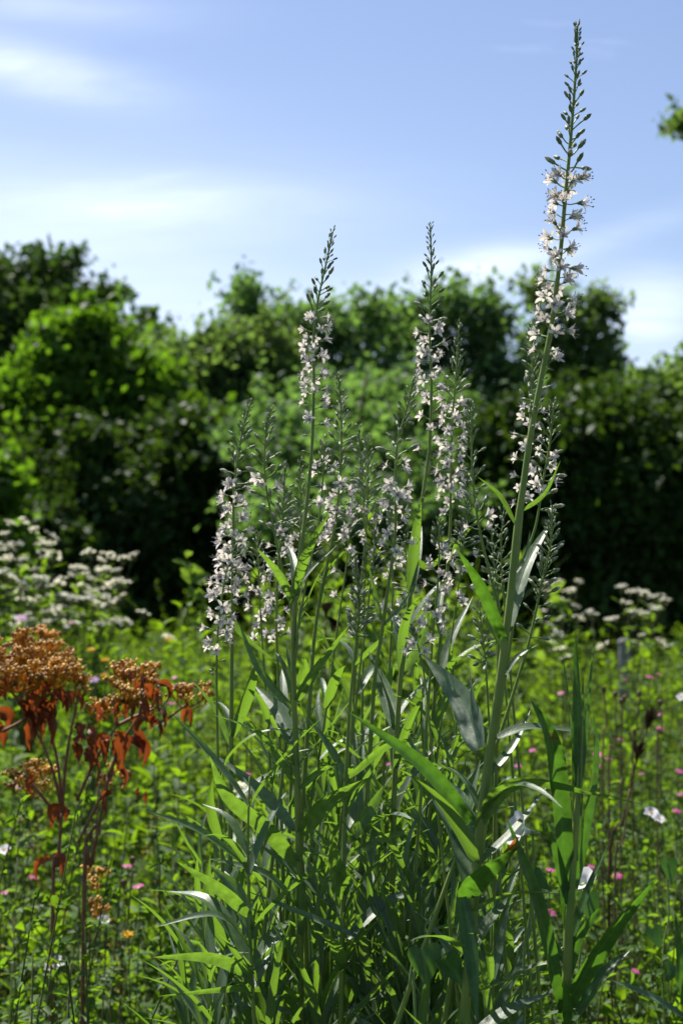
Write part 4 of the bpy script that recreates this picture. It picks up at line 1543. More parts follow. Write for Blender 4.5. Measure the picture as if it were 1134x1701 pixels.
def droop_leaf(root, base, px, py, Y, L, w, seed):
    """Withered leaf hanging from a joint, folded and twisted."""
    r0 = random.Random(seed)
    a = P(px, py, Y)
    k = Y / FPX
    L, w = L * r0.uniform(.55, .9), w * r0.uniform(.65, 1.0)
    side = Vector((r0.uniform(-.7, .7), r0.uniform(-.4, .4), 0)) * L * k
    path = bez(a, a + side * .9 - UP * L * k * .28, a + side * .8 - UP * L * k)
    mb = MB()
    mb.blade(path, w * k, Vector((r0.uniform(-1, 1), -1, r0.uniform(-.2, .6))), 7, r0.uniform(.5, 1.1), None, 0, .25, 2, r0.uniform(-1.6, 1.6))
    link('withered_leaf', mb.mesh('withered_leaf', M_RUST_LEAF, True, a), root, a - base)


def rust_plant(label, Y, foot, skel, heads, leaves, seed):
    base = P(foot[0], foot[1], Y)
    b0 = Vector((base.x, base.y, 0))
    root = thing('umbel_plant', label, 'plant', b0, 'dried rust-red umbels')
    mb = MB()
    n0 = skel[0]
    pts = smooth_path([b0, base] + [P(x, y, Y) for x, y in n0], 5)
    mb.tube([p - b0 for p in pts], [.0022 - .0008 * i / len(pts) for i in range(len(pts))], 7)
    link('stem', mb.mesh('stem', M_RUST_STEM), root)
    for br in skel[1:]:
        mb = MB()
        pts = smooth_path([P(x, y, Y + (dz[0] if dz else 0)) for x, y, *dz in br], 5)
        mb.tube([p - b0 for p in pts], [.0019 - .0008 * i / len(pts) for i in range(len(pts))], 6)
        link('branch', mb.mesh('branch', M_RUST_STEM), root)
    for i, (x, y, rx, ry, n, hx, hy, dy) in enumerate(heads):
        seed_head(root, b0, x, y, Y + dy, rx, ry, n, P(hx, hy, Y + dy * .5), seed + i)
    leaves = leaves + [(x + rng.uniform(-14, 14), y + rng.uniform(-14, 10), L * .8, w) for x, y, L, w in leaves if y < 1330]
    for i, (x, y, L, w) in enumerate(leaves):
        droop_leaf(root, b0, x, y, Y + rng.uniform(-.04, .04), L, w, seed * 3 + i)
    return root


def build_rust():
    Y = 1.55
    rust_plant('large dried plant with wide golden seed umbels and hanging rust-red leaves', Y, (88, 1520),
               [[(96, 1440), (104, 1345)],
                [(104, 1350), (85, 1270), (45, 1180)], [(104, 1350), (95, 1260), (70, 1160)], [(104, 1340), (112, 1250), (130, 1160)],
                [(100, 1360), (60, 1310), (38, 1285)], [(45, 1180), (20, 1120), (0, 1100)], [(45, 1180), (50, 1130), (55, 1090)], [(70, 1160), (95, 1120), (110, 1100)],
                [(70, 1160), (90, 1150), (105, 1140)], [(5, 1215), (40, 1195), (70, 1160)], [(45, 1190), (20, 1150), (-30, 1110)]],
               [(20, 1068, 50, 24, 300, 25, 1130, .0), (75, 1085, 62, 26, 420, 60, 1145, .03), (105, 1110, 40, 22, 220, 95, 1150, -.03), (30, 1110, 48, 22, 260, 30, 1150, -.05),
                (125, 1130, 24, 12, 80, 122, 1160, .02), (-40, 1090, 55, 26, 260, -30, 1140, .0), (50, 1285, 34, 18, 110, 60, 1325, .02), (75, 1270, 20, 12, 50, 80, 1320, .03), (60, 1052, 40, 16, 160, 60, 1120, .06)],
               [(42, 1160, 70, 24), (60, 1170, 62, 24), (30, 1170, 90, 22), (88, 1150, 42, 16), (55, 1180, 80, 26), (72, 1190, 70, 24), (100, 1155, 44, 18), (8, 1150, 70, 20), (0, 1190, 72, 26),
                (5, 1205, 54, 24), (70, 1200, 84, 22), (120, 1150, 50, 14), (104, 1340, 44, 26), (96, 1346, 40, 22), (112, 1342, 34, 18), (92, 1420, 60, 20), (84, 1425, 80, 16), (98, 1422, 40, 20), (20, 1140, 40, 20),
                (45, 1135, 36, 18), (65, 1130, 40, 18), (80, 1128, 36, 16), (100, 1345, 60, 18), (52, 1290, 40, 16), (30, 1130, 34, 16), (10, 1120, 40, 20)], 11)
    Y = 1.5
    rust_plant('smaller dried plant with forked red stems and three small golden umbels', Y, (140, 1500),
               [[(150, 1440), (165, 1370), (180, 1290)],
                [(128, 1330), (160, 1260), (195, 1205)], [(180, 1290), (205, 1230), (232, 1190)], [(130, 1400), (160, 1340), (190, 1280)], [(195, 1205), (225, 1190), (262, 1175)], [(160, 1370), (145, 1392), (140, 1410)],
                [(232, 1190), (265, 1200), (310, 1170)], [(195, 1205), (190, 1170), (190, 1150)], [(232, 1190), (236, 1160), (238, 1120)], [(262, 1175), (262, 1150), (262, 1130)]],
               [(215, 1108, 34, 20, 170, 222, 1160, 0), (252, 1118, 26, 16, 100, 250, 1165, .03), (202, 1148, 24, 16, 100, 200, 1190, -.03), (166, 1165, 24, 12, 90, 168, 1195, .02), (318, 1142, 32, 16, 130, 312, 1178, 0),
                (190, 1285, 34, 14, 70, 190, 1310, .05), (262, 1160, 16, 14, 50, 262, 1180, .03), (160, 1450, 22, 16, 60, 160, 1470, .1), (155, 1500, 20, 14, 50, 155, 1520, .1)],
               [(200, 1165, 44, 16), (188, 1170, 50, 18), (225, 1130, 40, 16), (240, 1140, 44, 18), (250, 1145, 50, 18), (262, 1180, 50, 16), (245, 1190, 50, 18), (150, 1210, 50, 26), (142, 1225, 44, 22), (190, 1220, 40, 22),
                (205, 1225, 66, 30), (215, 1230, 64, 26), (180, 1225, 50, 22), (310, 1178, 36, 14), (165, 1182, 36, 14), (235, 1165, 44, 18), (140, 1260, 60, 26), (120, 1240, 36, 20), (255, 1140, 40, 14), (175, 1325, 40, 14), (228, 1310, 36, 12),
                (200, 1280, 40, 16), (262, 1135, 46, 20), (212, 1118, 30, 14)], 77)


build_rust()

# ------------------------------------------------------------------ white flower heads behind (fleabane)


def head_mesh(seed):
    r0 = random.Random(seed)
    mb = MB()
    for i in range(11):
        a, q = r0.uniform(0, 2 * PI), math.sqrt(r0.random())
        c = Vector((.013 * q * math.cos(a), .013 * q * math.sin(a), .0035 * (1 - q * q) + r0.uniform(-.001, .002)))
        mb.tube([Vector((0, 0, -.016)), c], .0005, 3, 1, False)
        nr = 7
        tilt = Vector((c.x * 18, c.y * 18, 1)).normalized()
        x = tilt.orthogonal().normalized()
        y = tilt.cross(x)
        rr = r0.uniform(.0032, .0046)
        v = [c + tilt * .0012]
        for k in range(nr * 2):
            b = PI * k / nr
            rad = rr if k % 2 == 0 else rr * .55
            v.append(c + (x * math.cos(b) + y * math.sin(b)) * rad)
        mb.add(v, [(0, k + 1, (k + 1) % (nr * 2) + 1) for k in range(nr * 2)], 0, None, r0.random())
    return mb.mesh('flower_head', [M_WHITE, M_HERB_STEM], False)


HEADS = [head_mesh(i) for i in range(5)]


def fleabane(label, Y, spots, foot, seed, leafy=60, group='white flowered fleabane plants'):
    r0 = random.Random(seed)
    f = P(foot, 1000, Y)
    b0 = Vector((f.x, f.y, 0))
    root = thing('fleabane_plant', label, 'plant', b0, group)
    top = sum(P(x, y, Y).z for x, y in spots) / len(spots)
    fork = Vector((b0.x, b0.y, top * .62))
    st, lf = MB(), MB()
    st.tube([Vector((0, 0, 0)), fork - b0], [.004, .003], 6)
    for x, y in spots:
        p = P(x, y, Y + r0.uniform(-.22, .22))
        m = fork.lerp(p, .5) + Vector((r0.uniform(-.03, .03), r0.uniform(-.03, .03), -.02))
        path = bez(fork, m, p)
        st.tube([path(t / 5) - b0 for t in range(6)], [.0018, .0016, .0014, .0012, .001, .0008], 4, 0, False)
        o = link('flower_head', r0.choice(HEADS), root, p - b0 + UP * .004, aim(Vector((r0.gauss(0, .25), r0.gauss(0, .25) + .1, 1)), r0.uniform(0, 6)), r0.uniform(.9, 1.45))
        for k in range(7):
            small_leaf(lf, path(r0.uniform(.2, .95)) - b0, rdir(0, 50), UP, r0.uniform(.03, .05), r0.uniform(.008, .013), r0.random())
    for k in range(leafy):
        q = (fork - b0) * r0.uniform(.35, 1)
        small_leaf(lf, q, rdir(0, 45), UP, r0.uniform(.05, .08), r0.uniform(.014, .022), r0.random())
    link('stem', st.mesh('stem', M_HERB_STEM), root)
    link('foliage', lf.mesh('foliage', M_HERB, False), root)


def spots(seed, n, x0, x1, y0, y1, shape=None):
    r0 = random.Random(seed)
    out = []
    while len(out) < n:
        x, y = r0.uniform(x0, x1), r0.uniform(y0, y1)
        if shape is None or shape(x, y):
            out.append((x, y))
    return out


def build_fleabane():
    fleabane('tallest white fleabane, its flower clusters stepping up at the very picture edge', 3.7, [(18, 872), (42, 868), (8, 890), (60, 884), (85, 892), (30, 905), (15, 912), (72, 900), (92, 896)] + spots(1, 18, -10, 95, 905, 960), 30, 1)
    fleabane('white fleabane plant with a dense drift of heads below the tallest one', 3.5, spots(2, 34, -20, 110, 950, 1040), 50, 2)
    fleabane('white fleabane plant facing the black hedge, with heads at two levels', 3.6, [(150, 920), (180, 926), (172, 934), (222, 924), (205, 930), (128, 946), (145, 958)] + spots(3, 24, 105, 205, 945, 1000), 155, 3)
    fleabane('loose white fleabane plant below the one facing the black hedge', 3.4, spots(4, 18, 95, 215, 990, 1045), 160, 4)
    fleabane('single pale round flower head plant next to the leafy weed', 3.3, [(240, 1022), (155, 1050), (168, 1040), (280, 1062)], 215, 5, 30)
    fleabane('white fleabane plant close to the tallest stem, before the black hedge', 3.8, [(905, 985), (925, 970), (960, 968), (945, 985), (915, 1005), (935, 1000), (955, 1010), (975, 1020), (898, 1020), (912, 1040), (930, 1030), (960, 1030), (982, 1024), (905, 972), (925, 1055)], 940, 6)
    fleabane('white fleabane plant standing over the grey post', 3.9, [(1010, 1032), (1030, 978), (1045, 985), (1060, 985), (1040, 1003), (1072, 988), (1085, 995), (1098, 992), (1080, 1010), (1055, 1020), (1068, 1022), (1020, 1030), (1088, 1015), (1045, 1018), (1104, 1000)], 1050, 7)
    fleabane('small white fleabane low against the hedge foot, away from the post', 4.2, [(1100, 1070), (1108, 1076), (1095, 1066), (1060, 1072), (1065, 1058)], 1090, 8, 30)
    fleabane('low white fleabane in the grass under the tallest stem', 3.6, [(930, 1080), (915, 1070), (940, 1095), (1000, 1075)], 950, 9, 24)


build_fleabane()


# ------------------------------------------------------------------ single small flowers
def dianthus_mesh():
    mb = MB()
    for k in range(5):
        a = 2 * PI * k / 5
        r = Vector((math.cos(a), math.sin(a), 0))
        s = Vector((-r.y, r.x, 0))
        v = [r * .0008, r * .0045 - s * .0022 + UP * .0006, r * .0075 - s * .0034, r * .0082 - s * .0012 - UP * .0002, r * .0076, r * .0083 + s * .0013, r * .0074 + s * .0034, r * .0045 + s * .0022 + UP * .0006]
        mb.add(v, [(0, 1, 7), (1, 2, 3, 4), (1, 4, 7), (4, 5, 6, 7)])
    return mb.mesh('petals', M_PINK, False)


def calyx_mesh():
    mb = MB()
    mb.ovoid((0, 0, -.013), (0, 0, 1), .0132, .0017, 0, 6, ((0, .6), (.3, 1), (.8, .85), (1, 1)))
    return mb.mesh('calyx', M_PED)


PINK_ME, CALYX = dianthus_mesh(), calyx_mesh()
PURPLE_ME = PINK_ME.copy()
PURPLE_ME.materials[0] = M_PURPLE
YEL = MB()
for _k in range(14):
    _a = _k * 2.4
    _r = Vector((math.cos(_a), math.sin(_a), .2 + .05 * _k))
    small_leaf(YEL, Vector((0, 0, 0)), _r, UP, .010, .005, .5)
YEL_ME = YEL.mesh('petals', M_YELLOW, False)


def small_flower(name, label, cat, px, py, Y, me, group, tilt=(0, -.25, 1), sc=1.0):
    p = P(px, py, Y)
    b = Vector((p.x + rng.uniform(-.03, .03), p.y + rng.uniform(-.03, .03), 0))
    root = thing(name, label, cat, b, group)
    d = Vector(tilt).normalized()
    path = bez(Vector((0, 0, 0)), (p - b) * .5 + Vector((rng.uniform(-.015, .015), 0, 0)), p - b - d * .012)
    mb = MB()
    mb.tube([path(t / 6) for t in range(7)], [.0011 - .0005 * t / 6 for t in range(7)], 4, 0, False)
    for k in range(5):
        q = path(rng.uniform(.4, .9))
        small_leaf(mb, q, rdir(30, 70), UP, .018, .0026, .5)
    link('stem', mb.mesh('stem', M_HERB_STEM), root)
    q = aim(d, rng.uniform(0, 6))
    link('petals', me, root, p - b, q, sc)
    link('calyx', CALYX, root, p - b, q, sc)


def build_small_flowers():
    g = 'small pink meadow pinks'
    L = 'pink meadow flower '
    for px, py, Y, lab in (
            (118, 1035, 2.6, 'between the white fleabane and the golden umbels'), (290, 1125, 2.3, 'just above the outermost small golden umbel'), (286, 1168, 2.2, 'under the outermost small golden umbel'),
            (348, 1353, 1.75, 'by itself beside the white flower ball'), (230, 1472, 1.75, 'flat and open on a dark stem over the shaded herbs'), (212, 1438, 1.8, 'seen edge-on above its open neighbour on the dark stem'),
            (32, 1307, 2.2, 'low under the large rust umbel at the picture edge'), (34, 1362, 2.1, 'below the lowest golden umbel branch'), (50, 1402, 2.1, 'in yellow bedstraw beside the rust stem'), (56, 1457, 2.0, 'lowest beside the rust stem'),
            (8, 1483, 2.0, 'at the picture edge below the white petal'), (412, 1285, 1.9, 'behind the leafy shoots over the white flower ball'),
            (1038, 1128, 2.6, 'directly before the grey post'), (1094, 1120, 2.6, 'wide open, beyond the post towards the picture edge'), (1078, 1124, 2.7, 'salmon tinted, touching the wide open one'), (1095, 1186, 2.4, 'beside the dark brown seedhead'),
            (1096, 1210, 2.4, 'folded, under the dark brown seedhead'), (993, 1253, 2.1, 'upper one of a pair behind the goldenrod tip'), (992, 1272, 2.1, 'lower one of a pair behind the goldenrod tip'), (1010, 1260, 2.1, 'dull and closing, next to the pair'),
            (884, 1246, 1.9, 'under the level grey leaf'), (860, 1272, 1.9, 'half open under the level grey leaf'), (1064, 1285, 2.2, 'alone among brown stalks'), (1128, 1281, 2.2, 'on the picture edge above the white petals'),
            (1130, 1319, 2.2, 'on the picture edge just over the white petals'), (1123, 1347, 2.1, 'next to the white petals'), (914, 1445, 1.5, 'deep magenta, against the dark goldenrod leaf'), (983, 1440, 1.8, 'above the low white trumpet'),
            (950, 1376, 1.9, 'seen through the goldenrod leaves'), (913, 1516, 1.6, 'low and shaded under the deep magenta one'), (1055, 1613, 1.7, 'lowest, in the grass near the edge'), (931, 1151, 2.4, 'left of the goldenrod tip in shade'.replace('left of', 'behind')),
            (1030, 1228, 2.3, 'pale, at the fork of brown stalks'), (824, 1325, 1.7, 'peeping out beside the tallest stem'), (1025, 1455, 1.9, 'small, over the yellow leaves'), (760, 1195, 1.8, 'behind the broad grey leaf'),
            (650, 1268, 1.8, 'deep inside the clump')):
        small_flower('pink_flower', L + lab, 'flower', px, py, Y, PINK_ME, g, (rng.uniform(-.3, .3), rng.uniform(-.5, .0), 1), rng.uniform(.5, .85) * (1.0 if Y < 2 else 1.1))
    small_flower('purple_flower', 'violet flower in front of the fleabane drift', 'flower', 36, 1026, 3.0, PURPLE_ME, None, (0, -.6, 1), 1.5)
    small_flower('purple_flower', 'pale violet flower between the two rust plants', 'flower', 157, 1129, 2.2, PURPLE_ME, None, (0, -.6, 1), .9)
    for px, py, Y, lab in ((152, 1081, 2.3, 'egg-yellow flower head right behind the golden umbel'.replace('right ', '')), (176, 1098, 2.3, 'pale yellow flower head between the rust plants'), (280, 1064, 2.8, 'orange-yellow flower at the foot of the leafy weed'),
                           (174, 1124, 2.3, 'small yellow bud below the pale yellow head'), (325, 1668, 1.5, 'lone yellow flower low in shaded herbs'), (213, 1555, 1.6, 'orange-yellow flower among fine shaded leaves')):
        small_flower('yellow_flower', lab, 'flower', px, py, Y, YEL_ME, 'yellow meadow flowers', (0, -.3, 1), .8)


build_small_flowers()


# ------------------------------------------------------------------ bindweed, white petals
def trumpet(root, base, p, d, L, rad, seed):
    """Funnel flower with a wavy five-lobed rim."""
    r0 = random.Random(seed)
    d = Vector(d).normalized()
    x = d.orthogonal().normalized()
    y = d.cross(x)
    mb = MB()
    ns, nr = 20, 6
    v, f = [], []
    for i in range(nr + 1):
        t = i / nr
        rr = rad * (.10 + .18 * t + .72 * t ** 3.2)
        for k in range(ns):
            a = 2 * PI * k / ns
            w = 1 + .07 * math.cos(5 * a) * t ** 3
            z = L * t * (1 - .12 * t ** 4) + .07 * rad * math.sin(5 * a + 1) * t ** 3 + r0.uniform(-.02, .02) * rad * t
            v.append(p + d * z + (x * math.cos(a) + y * math.sin(a)) * rr * w)
    for i in range(nr):
        for k in range(ns):
            k2 = (k + 1) % ns
            f.append((i * ns + k, i * ns + k2, (i + 1) * ns + k2, (i + 1) * ns + k))
    mb.add(v, f)
    link('petal_funnel', mb.mesh('petal_funnel', M_BIND, True, p), root, p - base)
    mb = MB()
    mb.ovoid(p - d * .004, d, .012, rad * .16, 0, 6, ((0, .5), (.4, 1), (1, 1.1)))
    link('calyx', mb.mesh('calyx', M_PED, True, p), root, p - base)


def heart_leaf(root, base, p, d, up, L, w, name='leaf'):
    d = Vector(d).normalized()
    s = d.cross(Vector(up)).normalized()
    n = s.cross(d)
    mb = MB()
    out = [(0, .12), (-.22, -.02), (-.42, .0), (-.5, .16), (-.44, .38), (-.26, .7), (0, 1), (.26, .7), (.44, .38), (.5, .16), (.42, .0), (.22, -.02)]
    v = [p + d * L * .32] + [p + s * (a * w) + d * (b * L) + n * (abs(a) * .35 * w - .12 * b * b * L) for a, b in out]
    k = len(out)
    mb.add(v, [(0, i + 1, (i + 1) % k + 1) for i in range(k)], 0, [(.5, .3)] + [(.5 + a, b) for a, b in out])
    link(name, mb.mesh(name, M_GREEN_LEAF, True, p), root, p - base)


def build_bindweed():
    def vine(label, pts, Y, tr=None, leaves=(), group='bindweed twining through the meadow'):
        b = P(*pts[-1], Y)
        b0 = Vector((b.x, b.y, 0))
        root = thing('bindweed', label, 'plant', b0, group)
        ax = smooth_path([P(x, y, Y) for x, y in pts] + [Vector((b0.x + .01, b0.y, b.z * .5)), b0], 6)
        mb = MB()
        mb.tube([p - b0 for p in ax], .0009, 5)
        link('vine', mb.mesh('vine', M_PED), root)
        if tr:
            (px, py), d, L, rad = tr
            trumpet(root, b0, P(px, py, Y), d, L, rad, 3)
        for (px, py), d, up, L, w in leaves:
            heart_leaf(root, b0, P(px, py, Y), d, up, L, w)
    vine('white bindweed trumpet hanging just below the tallest stem', [(884, 1386), (886, 1430), (880, 1520), (870, 1690)], .98, ((887, 1384), (-.85, -.35, .25), .016, .011), [((880, 1450), (.5, -.3, -.4), (0, -1, .5), .016, .012)])
    vine('white bindweed trumpet low behind the goldenrod stem', [(968, 1478), (972, 1530), (960, 1690)], 1.25, ((972, 1480), (-.25, -.35, .6), .016, .012), [((975, 1480), (.1, -.3, -1), (0, -1, .2), .028, .017)])
    vine('heart-leaved bindweed shoot with one big bright leaf low in the clump', [(690, 1570), (680, 1640), (690, 1700)], .95, None, [((700, 1570), (.15, -.2, -.9), (0.2, -1, .5), .024, .022), ((735, 1590), (.5, -.3, -.6), (.2, -.8, .6), .02, .018)])
    vine('bindweed with rounded sunlit leaves in the grass by the edge', [(1105, 1430), (1110, 1520), (1100, 1640)], 1.5, None, [((1108, 1425), (.1, -.3, -1), (0, -1, .3), .026, .016), ((1080, 1540), (.3, -.3, -.7), (0, -.7, .7), .022, .018), ((1120, 1600), (-.4, -.3, -.7), (0, -.7, .7), .02, .016)])


build_bindweed()


def build_white_petals():
    g = 'white campion flowers in the meadow'
    PET = MB()
    for k in range(5):
        a = 2 * PI * k / 5
        r = Vector((math.cos(a), math.sin(a), .15))
        small_leaf(PET, r * .0005, r + UP * .25, UP, .0085, .0105, .5, .18)
    PET.ovoid((0, 0, .0005), (0, 0, 1), .003, .0016, 1, 6)
    me = PET.mesh('petals', [M_BIND, M_YELLOW], True)
    for px, py, Y, lab, sc in ((1080, 1352, 1.9, 'drooping white petals by the picture edge among pinks', 1.2), (1094, 1362, 1.88, 'second white flower hanging under the drooping petals', .9), (8, 1414, 1.9, 'white petal catching sun at the picture edge by the rust stem', 1.1),
                               (92, 1600, 1.55, 'white flower in the shade below the rust plant', 1.1), (84, 1608, 1.6, 'white flower half under its neighbour in the shade', .9), (172, 1530, 1.75, 'greyish white flower over shaded herbs', .9),
                               (1132, 1160, 2.3, 'white flower cut by the picture edge near the seedhead', 1.1), (176, 1250, 2.0, 'tiny white flower behind the hanging rust leaves', .7), (850, 1300, 1.5, 'white bloom half hidden behind the dark arching leaf', .8)):
        small_flower('white_flower', lab, 'flower', px, py, Y, me, g, (rng.uniform(-.4, .4), -.7, 1), sc)
    # round white flower ball (scabious)
    b = P(403, 1330, 1.6)
    b0 = Vector((b.x, b.y, 0))
    root = thing('scabious', 'round white flower ball between the leafy shoots', 'flower', b0)
    c = P(403, 1312, 1.6) - b0
    mb = MB()
    mb.tube([Vector((0, 0, 0)), c], .0012, 5)
    link('stem', mb.mesh('stem', M_HERB_STEM), root)
    mb = MB()
    for k in range(70):
        d = Vector((nrg.normal(), nrg.normal(), nrg.normal() + .3)).normalized()
        small_leaf(mb, c + d * .004, d, rdir(0, 90), .006, .005, rng.random(), .1)
    link('florets', mb.mesh('florets', M_WHITE, False), root)


build_white_petals()


# ------------------------------------------------------------------ dry seed stems, post, leafy weeds
def build_dry():
    g = 'dried seed stems standing in the grass'

    def stem(label, pts, Y, knobs, tufts=(), r=.0014):
        b = P(*pts[0], Y)
        b0 = Vector((b.x, b.y, 0))
        root = thing('seed_stem', label, 'plant', b0, g)
        ax = smooth_path([b0] + [P(x, y, Y) for x, y in pts], 5)
        mb = MB()
        mb.tube([p - b0 for p in ax], [r * (1.1 - .5 * i / len(ax)) for i in range(len(ax))], 5)
        link('stem', mb.mesh('stem', M_DRY_DARK if r > .0015 else M_DRY), root)
        for (x, y) in knobs:
            p = P(x, y, Y)
            i = min(range(len(ax)), key=lambda q: (ax[q] - (p - UP * .03)).length)
            mb = MB()
            mb.tube([ax[i] - b0, (ax[i] + p) * .5 - b0 + Vector((.001, 0, -.002)), p - b0], .0006, 4)
            mb.ovoid(p - b0 - UP * .002, UP, .008, .0034, 0, 7, ((0, .4), (.3, 1), (.7, .95), (.85, 1.1), (1, .5)))
            for k in range(6):
                small_leaf(mb, p - b0 + UP * .003, rdir(35, 70), UP, .0045, .002, .5)
            link('seed_capsule', mb.mesh('seed_capsule', M_DRY), root)
        for (x, y, dx, dy) in tufts:
            p, e = P(x, y, Y), P(x + dx, y + dy, Y)
            mb = MB()
            for k in range(26):
                t = rng.random()
                q = p.lerp(e, t * .6) - b0
                small_leaf(mb, q, (e - p).normalized() + rdir(-90, 90) * .35, UP, .022, .004, rng.random(), .3)
            link('seedhead', mb.mesh('seedhead', M_DRY_DARK, False), root)
    stem('brown stem ending in a dark ragged seedhead near the pink pair by the edge', [(1010, 1480), (1035, 1360), (1055, 1270), (1072, 1215)], 1.9, [], [(1070, 1222, 12, -40), (1055, 1270, 4, -20)], .0017)
    stem('thin brown stem with two knobbly capsules above the forked stalks', [(1030, 1400), (1032, 1290), (1031, 1210), (1032, 1170)], 2.0, [(1031, 1168), (1036, 1163)])
    stem('slender stalk with a pale capsule beside the goldenrod tip', [(1010, 1330), (1020, 1240), (1022, 1160)], 2.05, [(1021, 1156)])
    stem('slender stalk with a tan capsule closest to the goldenrod leaves', [(1000, 1330), (1006, 1200), (1002, 1152)], 2.0, [(1002, 1148)])
    stem('single round capsule on a hair-thin stalk under the open pink', [(1050, 1300), (1056, 1220), (1060, 1160)], 2.1, [(1061, 1155)])
    stem('round capsule stalk next to the dark seedhead', [(1090, 1300), (1098, 1220), (1096, 1174)], 2.1, [(1096, 1170)])
    stem('brown upright seed spike low against the dark hedge behind the outermost loosestrife', [(418, 1080), (417, 1020), (416, 985)], 2.4, [], [(416, 1010, 0, -22)])
    stem('brown fluffy seed ball behind the knot spike', [(540, 1180), (540, 1100), (541, 1030)], 1.9, [], [(541, 1030, 0, -8), (541, 1022, 6, 6)])
    stem('tall dark stalk with few twigs beside the rust plants', [(150, 1560), (158, 1420), (164, 1300)], 1.7, [(166, 1296), (150, 1390)], (), .0012)
    stem('dark branching stalk over the shaded herbs', [(200, 1640), (212, 1540), (220, 1440)], 1.7, [(220, 1432), (206, 1470)], (), .0012)
    stem('reddish bare stalk leaning in the grass by the fork', [(1020, 1500), (1034, 1400), (1045, 1310)], 1.7, [], (), .0014)


build_dry()


def build_post():
    Y = 8.0
    c = P(1036, 1066, Y)
    b0 = Vector((c.x, c.y, 0))
    root = thing('fence_post', 'weathered grey post in the grass before the black hedge', 'post', b0)
    mb = MB()
    h = c.z
    mb.tube([Vector((0, 0, -.05)), Vector((0, 0, h - .03)), Vector((0, 0, h))], [.031, .030, .029], 12)
    link('post_shaft', mb.mesh('post_shaft', M_POST), root)
    mb = MB()
    mb.tube([Vector((0, 0, h - .012)), Vector((0, 0, h + .004)), Vector((0, 0, h + .016))], [.034, .034, .018], 12)
    link('post_cap', mb.mesh('post_cap', M_POST), root)


build_post()

WEED_LEAF = []
for _i in range(5):
    _mb = MB()
    small_leaf(_mb, Vector((0, 0, 0)), Vector((0, 1, 0)), UP, 1.0, (.42, .5, .36, .55, .3)[_i], .1 + .2 * _i, (.15, .25, .1, .2, .3)[_i])
    WEED_LEAF.append(_mb.mesh('leaf', M_HERB, True))


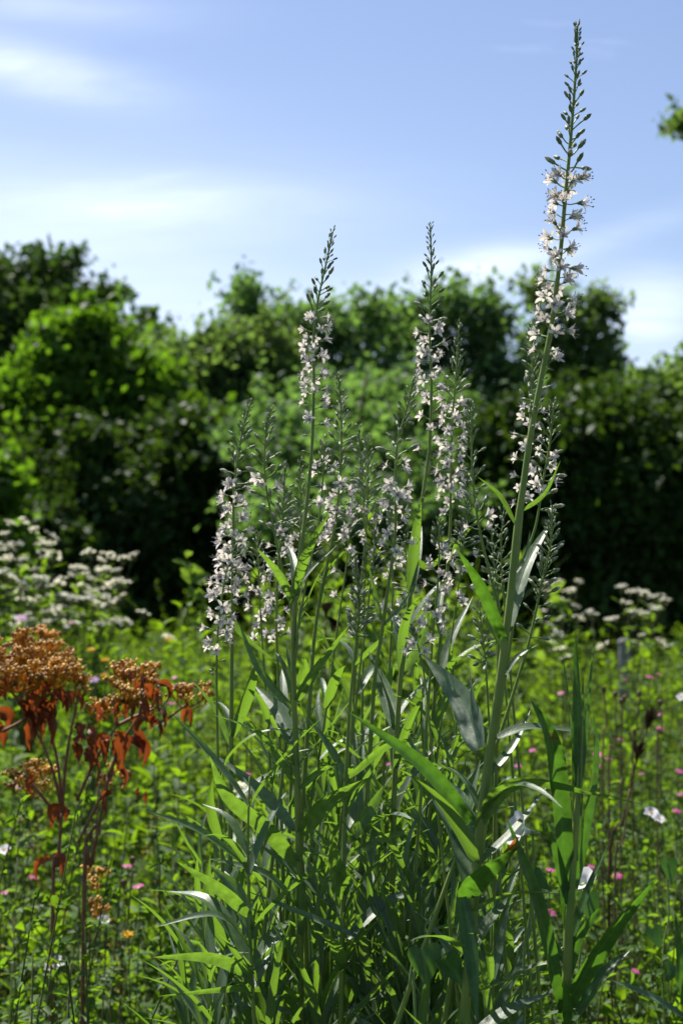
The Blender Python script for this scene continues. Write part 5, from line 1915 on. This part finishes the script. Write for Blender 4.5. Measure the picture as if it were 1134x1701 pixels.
def build_weeds():
    g = 'tall leafy weeds rising over the meadow'

    def weed(label, px, py, Y, n, L, el=(5, 45), spread=.04):
        t = P(px, py, Y)
        b0 = Vector((t.x + rng.uniform(-spread, spread), t.y, 0))
        root = thing('leafy_weed', label, 'plant', b0, g)
        path = bez(Vector((0, 0, 0)), (t - b0) * .5 + Vector((rng.uniform(-.02, .02), 0, 0)), t - b0)
        mb = MB()
        mb.tube([path(k / 6) for k in range(7)], [.003, .0027, .0024, .002, .0016, .0012, .0008], 5)
        link('stem', mb.mesh('stem', M_HERB_STEM), root)
        for k in range(n):
            u = (k + rng.random()) / n
            f = .35 + .65 * u
            a = k * 2.4
            e = R(rng.uniform(*el) + 30 * max(0, u - .7))
            d = Vector((math.cos(a) * math.cos(e), math.sin(a) * math.cos(e), math.sin(e)))
            link('leaf', rng.choice(WEED_LEAF), root, path(f), aim_leaf(d, UP + rdir(0, 90) * .4), L * (1.15 - .6 * u) * rng.uniform(.8, 1.2))
    for px, py, Y, n, L, lab in (
            (302, 1008, 2.9, 34, .06, 'tall bright leafy weed in front of the black hedge gap'), (268, 1030, 3.0, 30, .055, 'leafy weed leaning beside the tall bright one'), (335, 1040, 2.7, 28, .05, 'leafy weed close to the bent white spike'),
            (255, 1075, 2.5, 28, .05, 'leafy weed above the small golden umbels'), (500, 950, 2.8, 34, .055, 'pale leafy weed seen between spike stems at mid height'), (560, 905, 3.0, 36, .06, 'pale leafy weed behind the flower knot spike'),
            (640, 895, 3.1, 36, .06, 'pale leafy weed behind the leaning spike'), (590, 985, 2.7, 30, .055, 'light weed behind the cream bud spike'), (690, 960, 2.9, 34, .055, 'light weed behind the third tallest stem'),
            (745, 985, 2.8, 30, .05, 'leafy weed behind the short white spike'), (860, 1130, 2.4, 26, .045, 'dark leafy weed in the shade beside the tallest stem'), (1070, 1080, 4.2, 30, .07, 'broad leafy weed against the hedge foot behind the post'),
            (1110, 1075, 4.4, 30, .08, 'dark broad-leaved weed where the hedge meets the picture edge'), (20, 1040, 2.9, 30, .05, 'leafy weed between fleabane and the large umbels'), (200, 1050, 3.0, 30, .05, 'weed with small leaves under the loose fleabane'),
            (130, 1220, 2.0, 26, .04, 'weed between the two rust plants'), (255, 1240, 2.0, 30, .042, 'bright broad-leaved weed under the outermost small umbel'), (300, 1260, 2.0, 30, .045, 'bright weed beside the outer narrow leaves'), (60, 1300, 2.1, 26, .04, 'bright weed behind the rust stem'),
            (215, 1330, 1.9, 28, .04, 'sunny weed below the forked red stems'), (285, 1400, 1.85, 26, .038, 'weed under the long narrow outer leaf'), (20, 1500, 1.75, 26, .035, 'shaded weed at the picture edge below the white petal'), (92, 1545, 1.42, 40, .03, 'fine-leaved weed hiding the foot of the large rust plant'), (142, 1530, 1.40, 40, .028, 'fine-leaved weed hiding the foot of the smaller rust plant'), (55, 1585, 1.38, 36, .028, 'low shaded weed in front of the large rust plant'), (118, 1600, 1.36, 36, .026, 'low shaded weed between the feet of both rust plants'), (190, 1600, 1.65, 28, .034, 'shaded weed among fine herbs'),
            (1010, 1300, 2.1, 22, .035, 'thin weed behind the goldenrod leaves'), (1120, 1400, 1.9, 26, .035, 'bright weed under the white petals'), (1090, 1500, 1.7, 26, .035, 'weed with round leaves in the grass near the edge'), (1010, 1560, 1.6, 24, .034, 'yellow-green weed beside the goldenrod foot'),
            (415, 1130, 2.0, 26, .045, 'weed behind the outermost spike stem'), (450, 1180, 1.9, 26, .04, 'dark weed between the leafy shoots'), (660, 1130, 1.9, 26, .04, 'weed in the middle of the clump'), (780, 1110, 1.9, 28, .04, 'weed behind the tip of the broad grey leaf')):
        weed(lab, px, py, Y, n, L)


build_weeds()
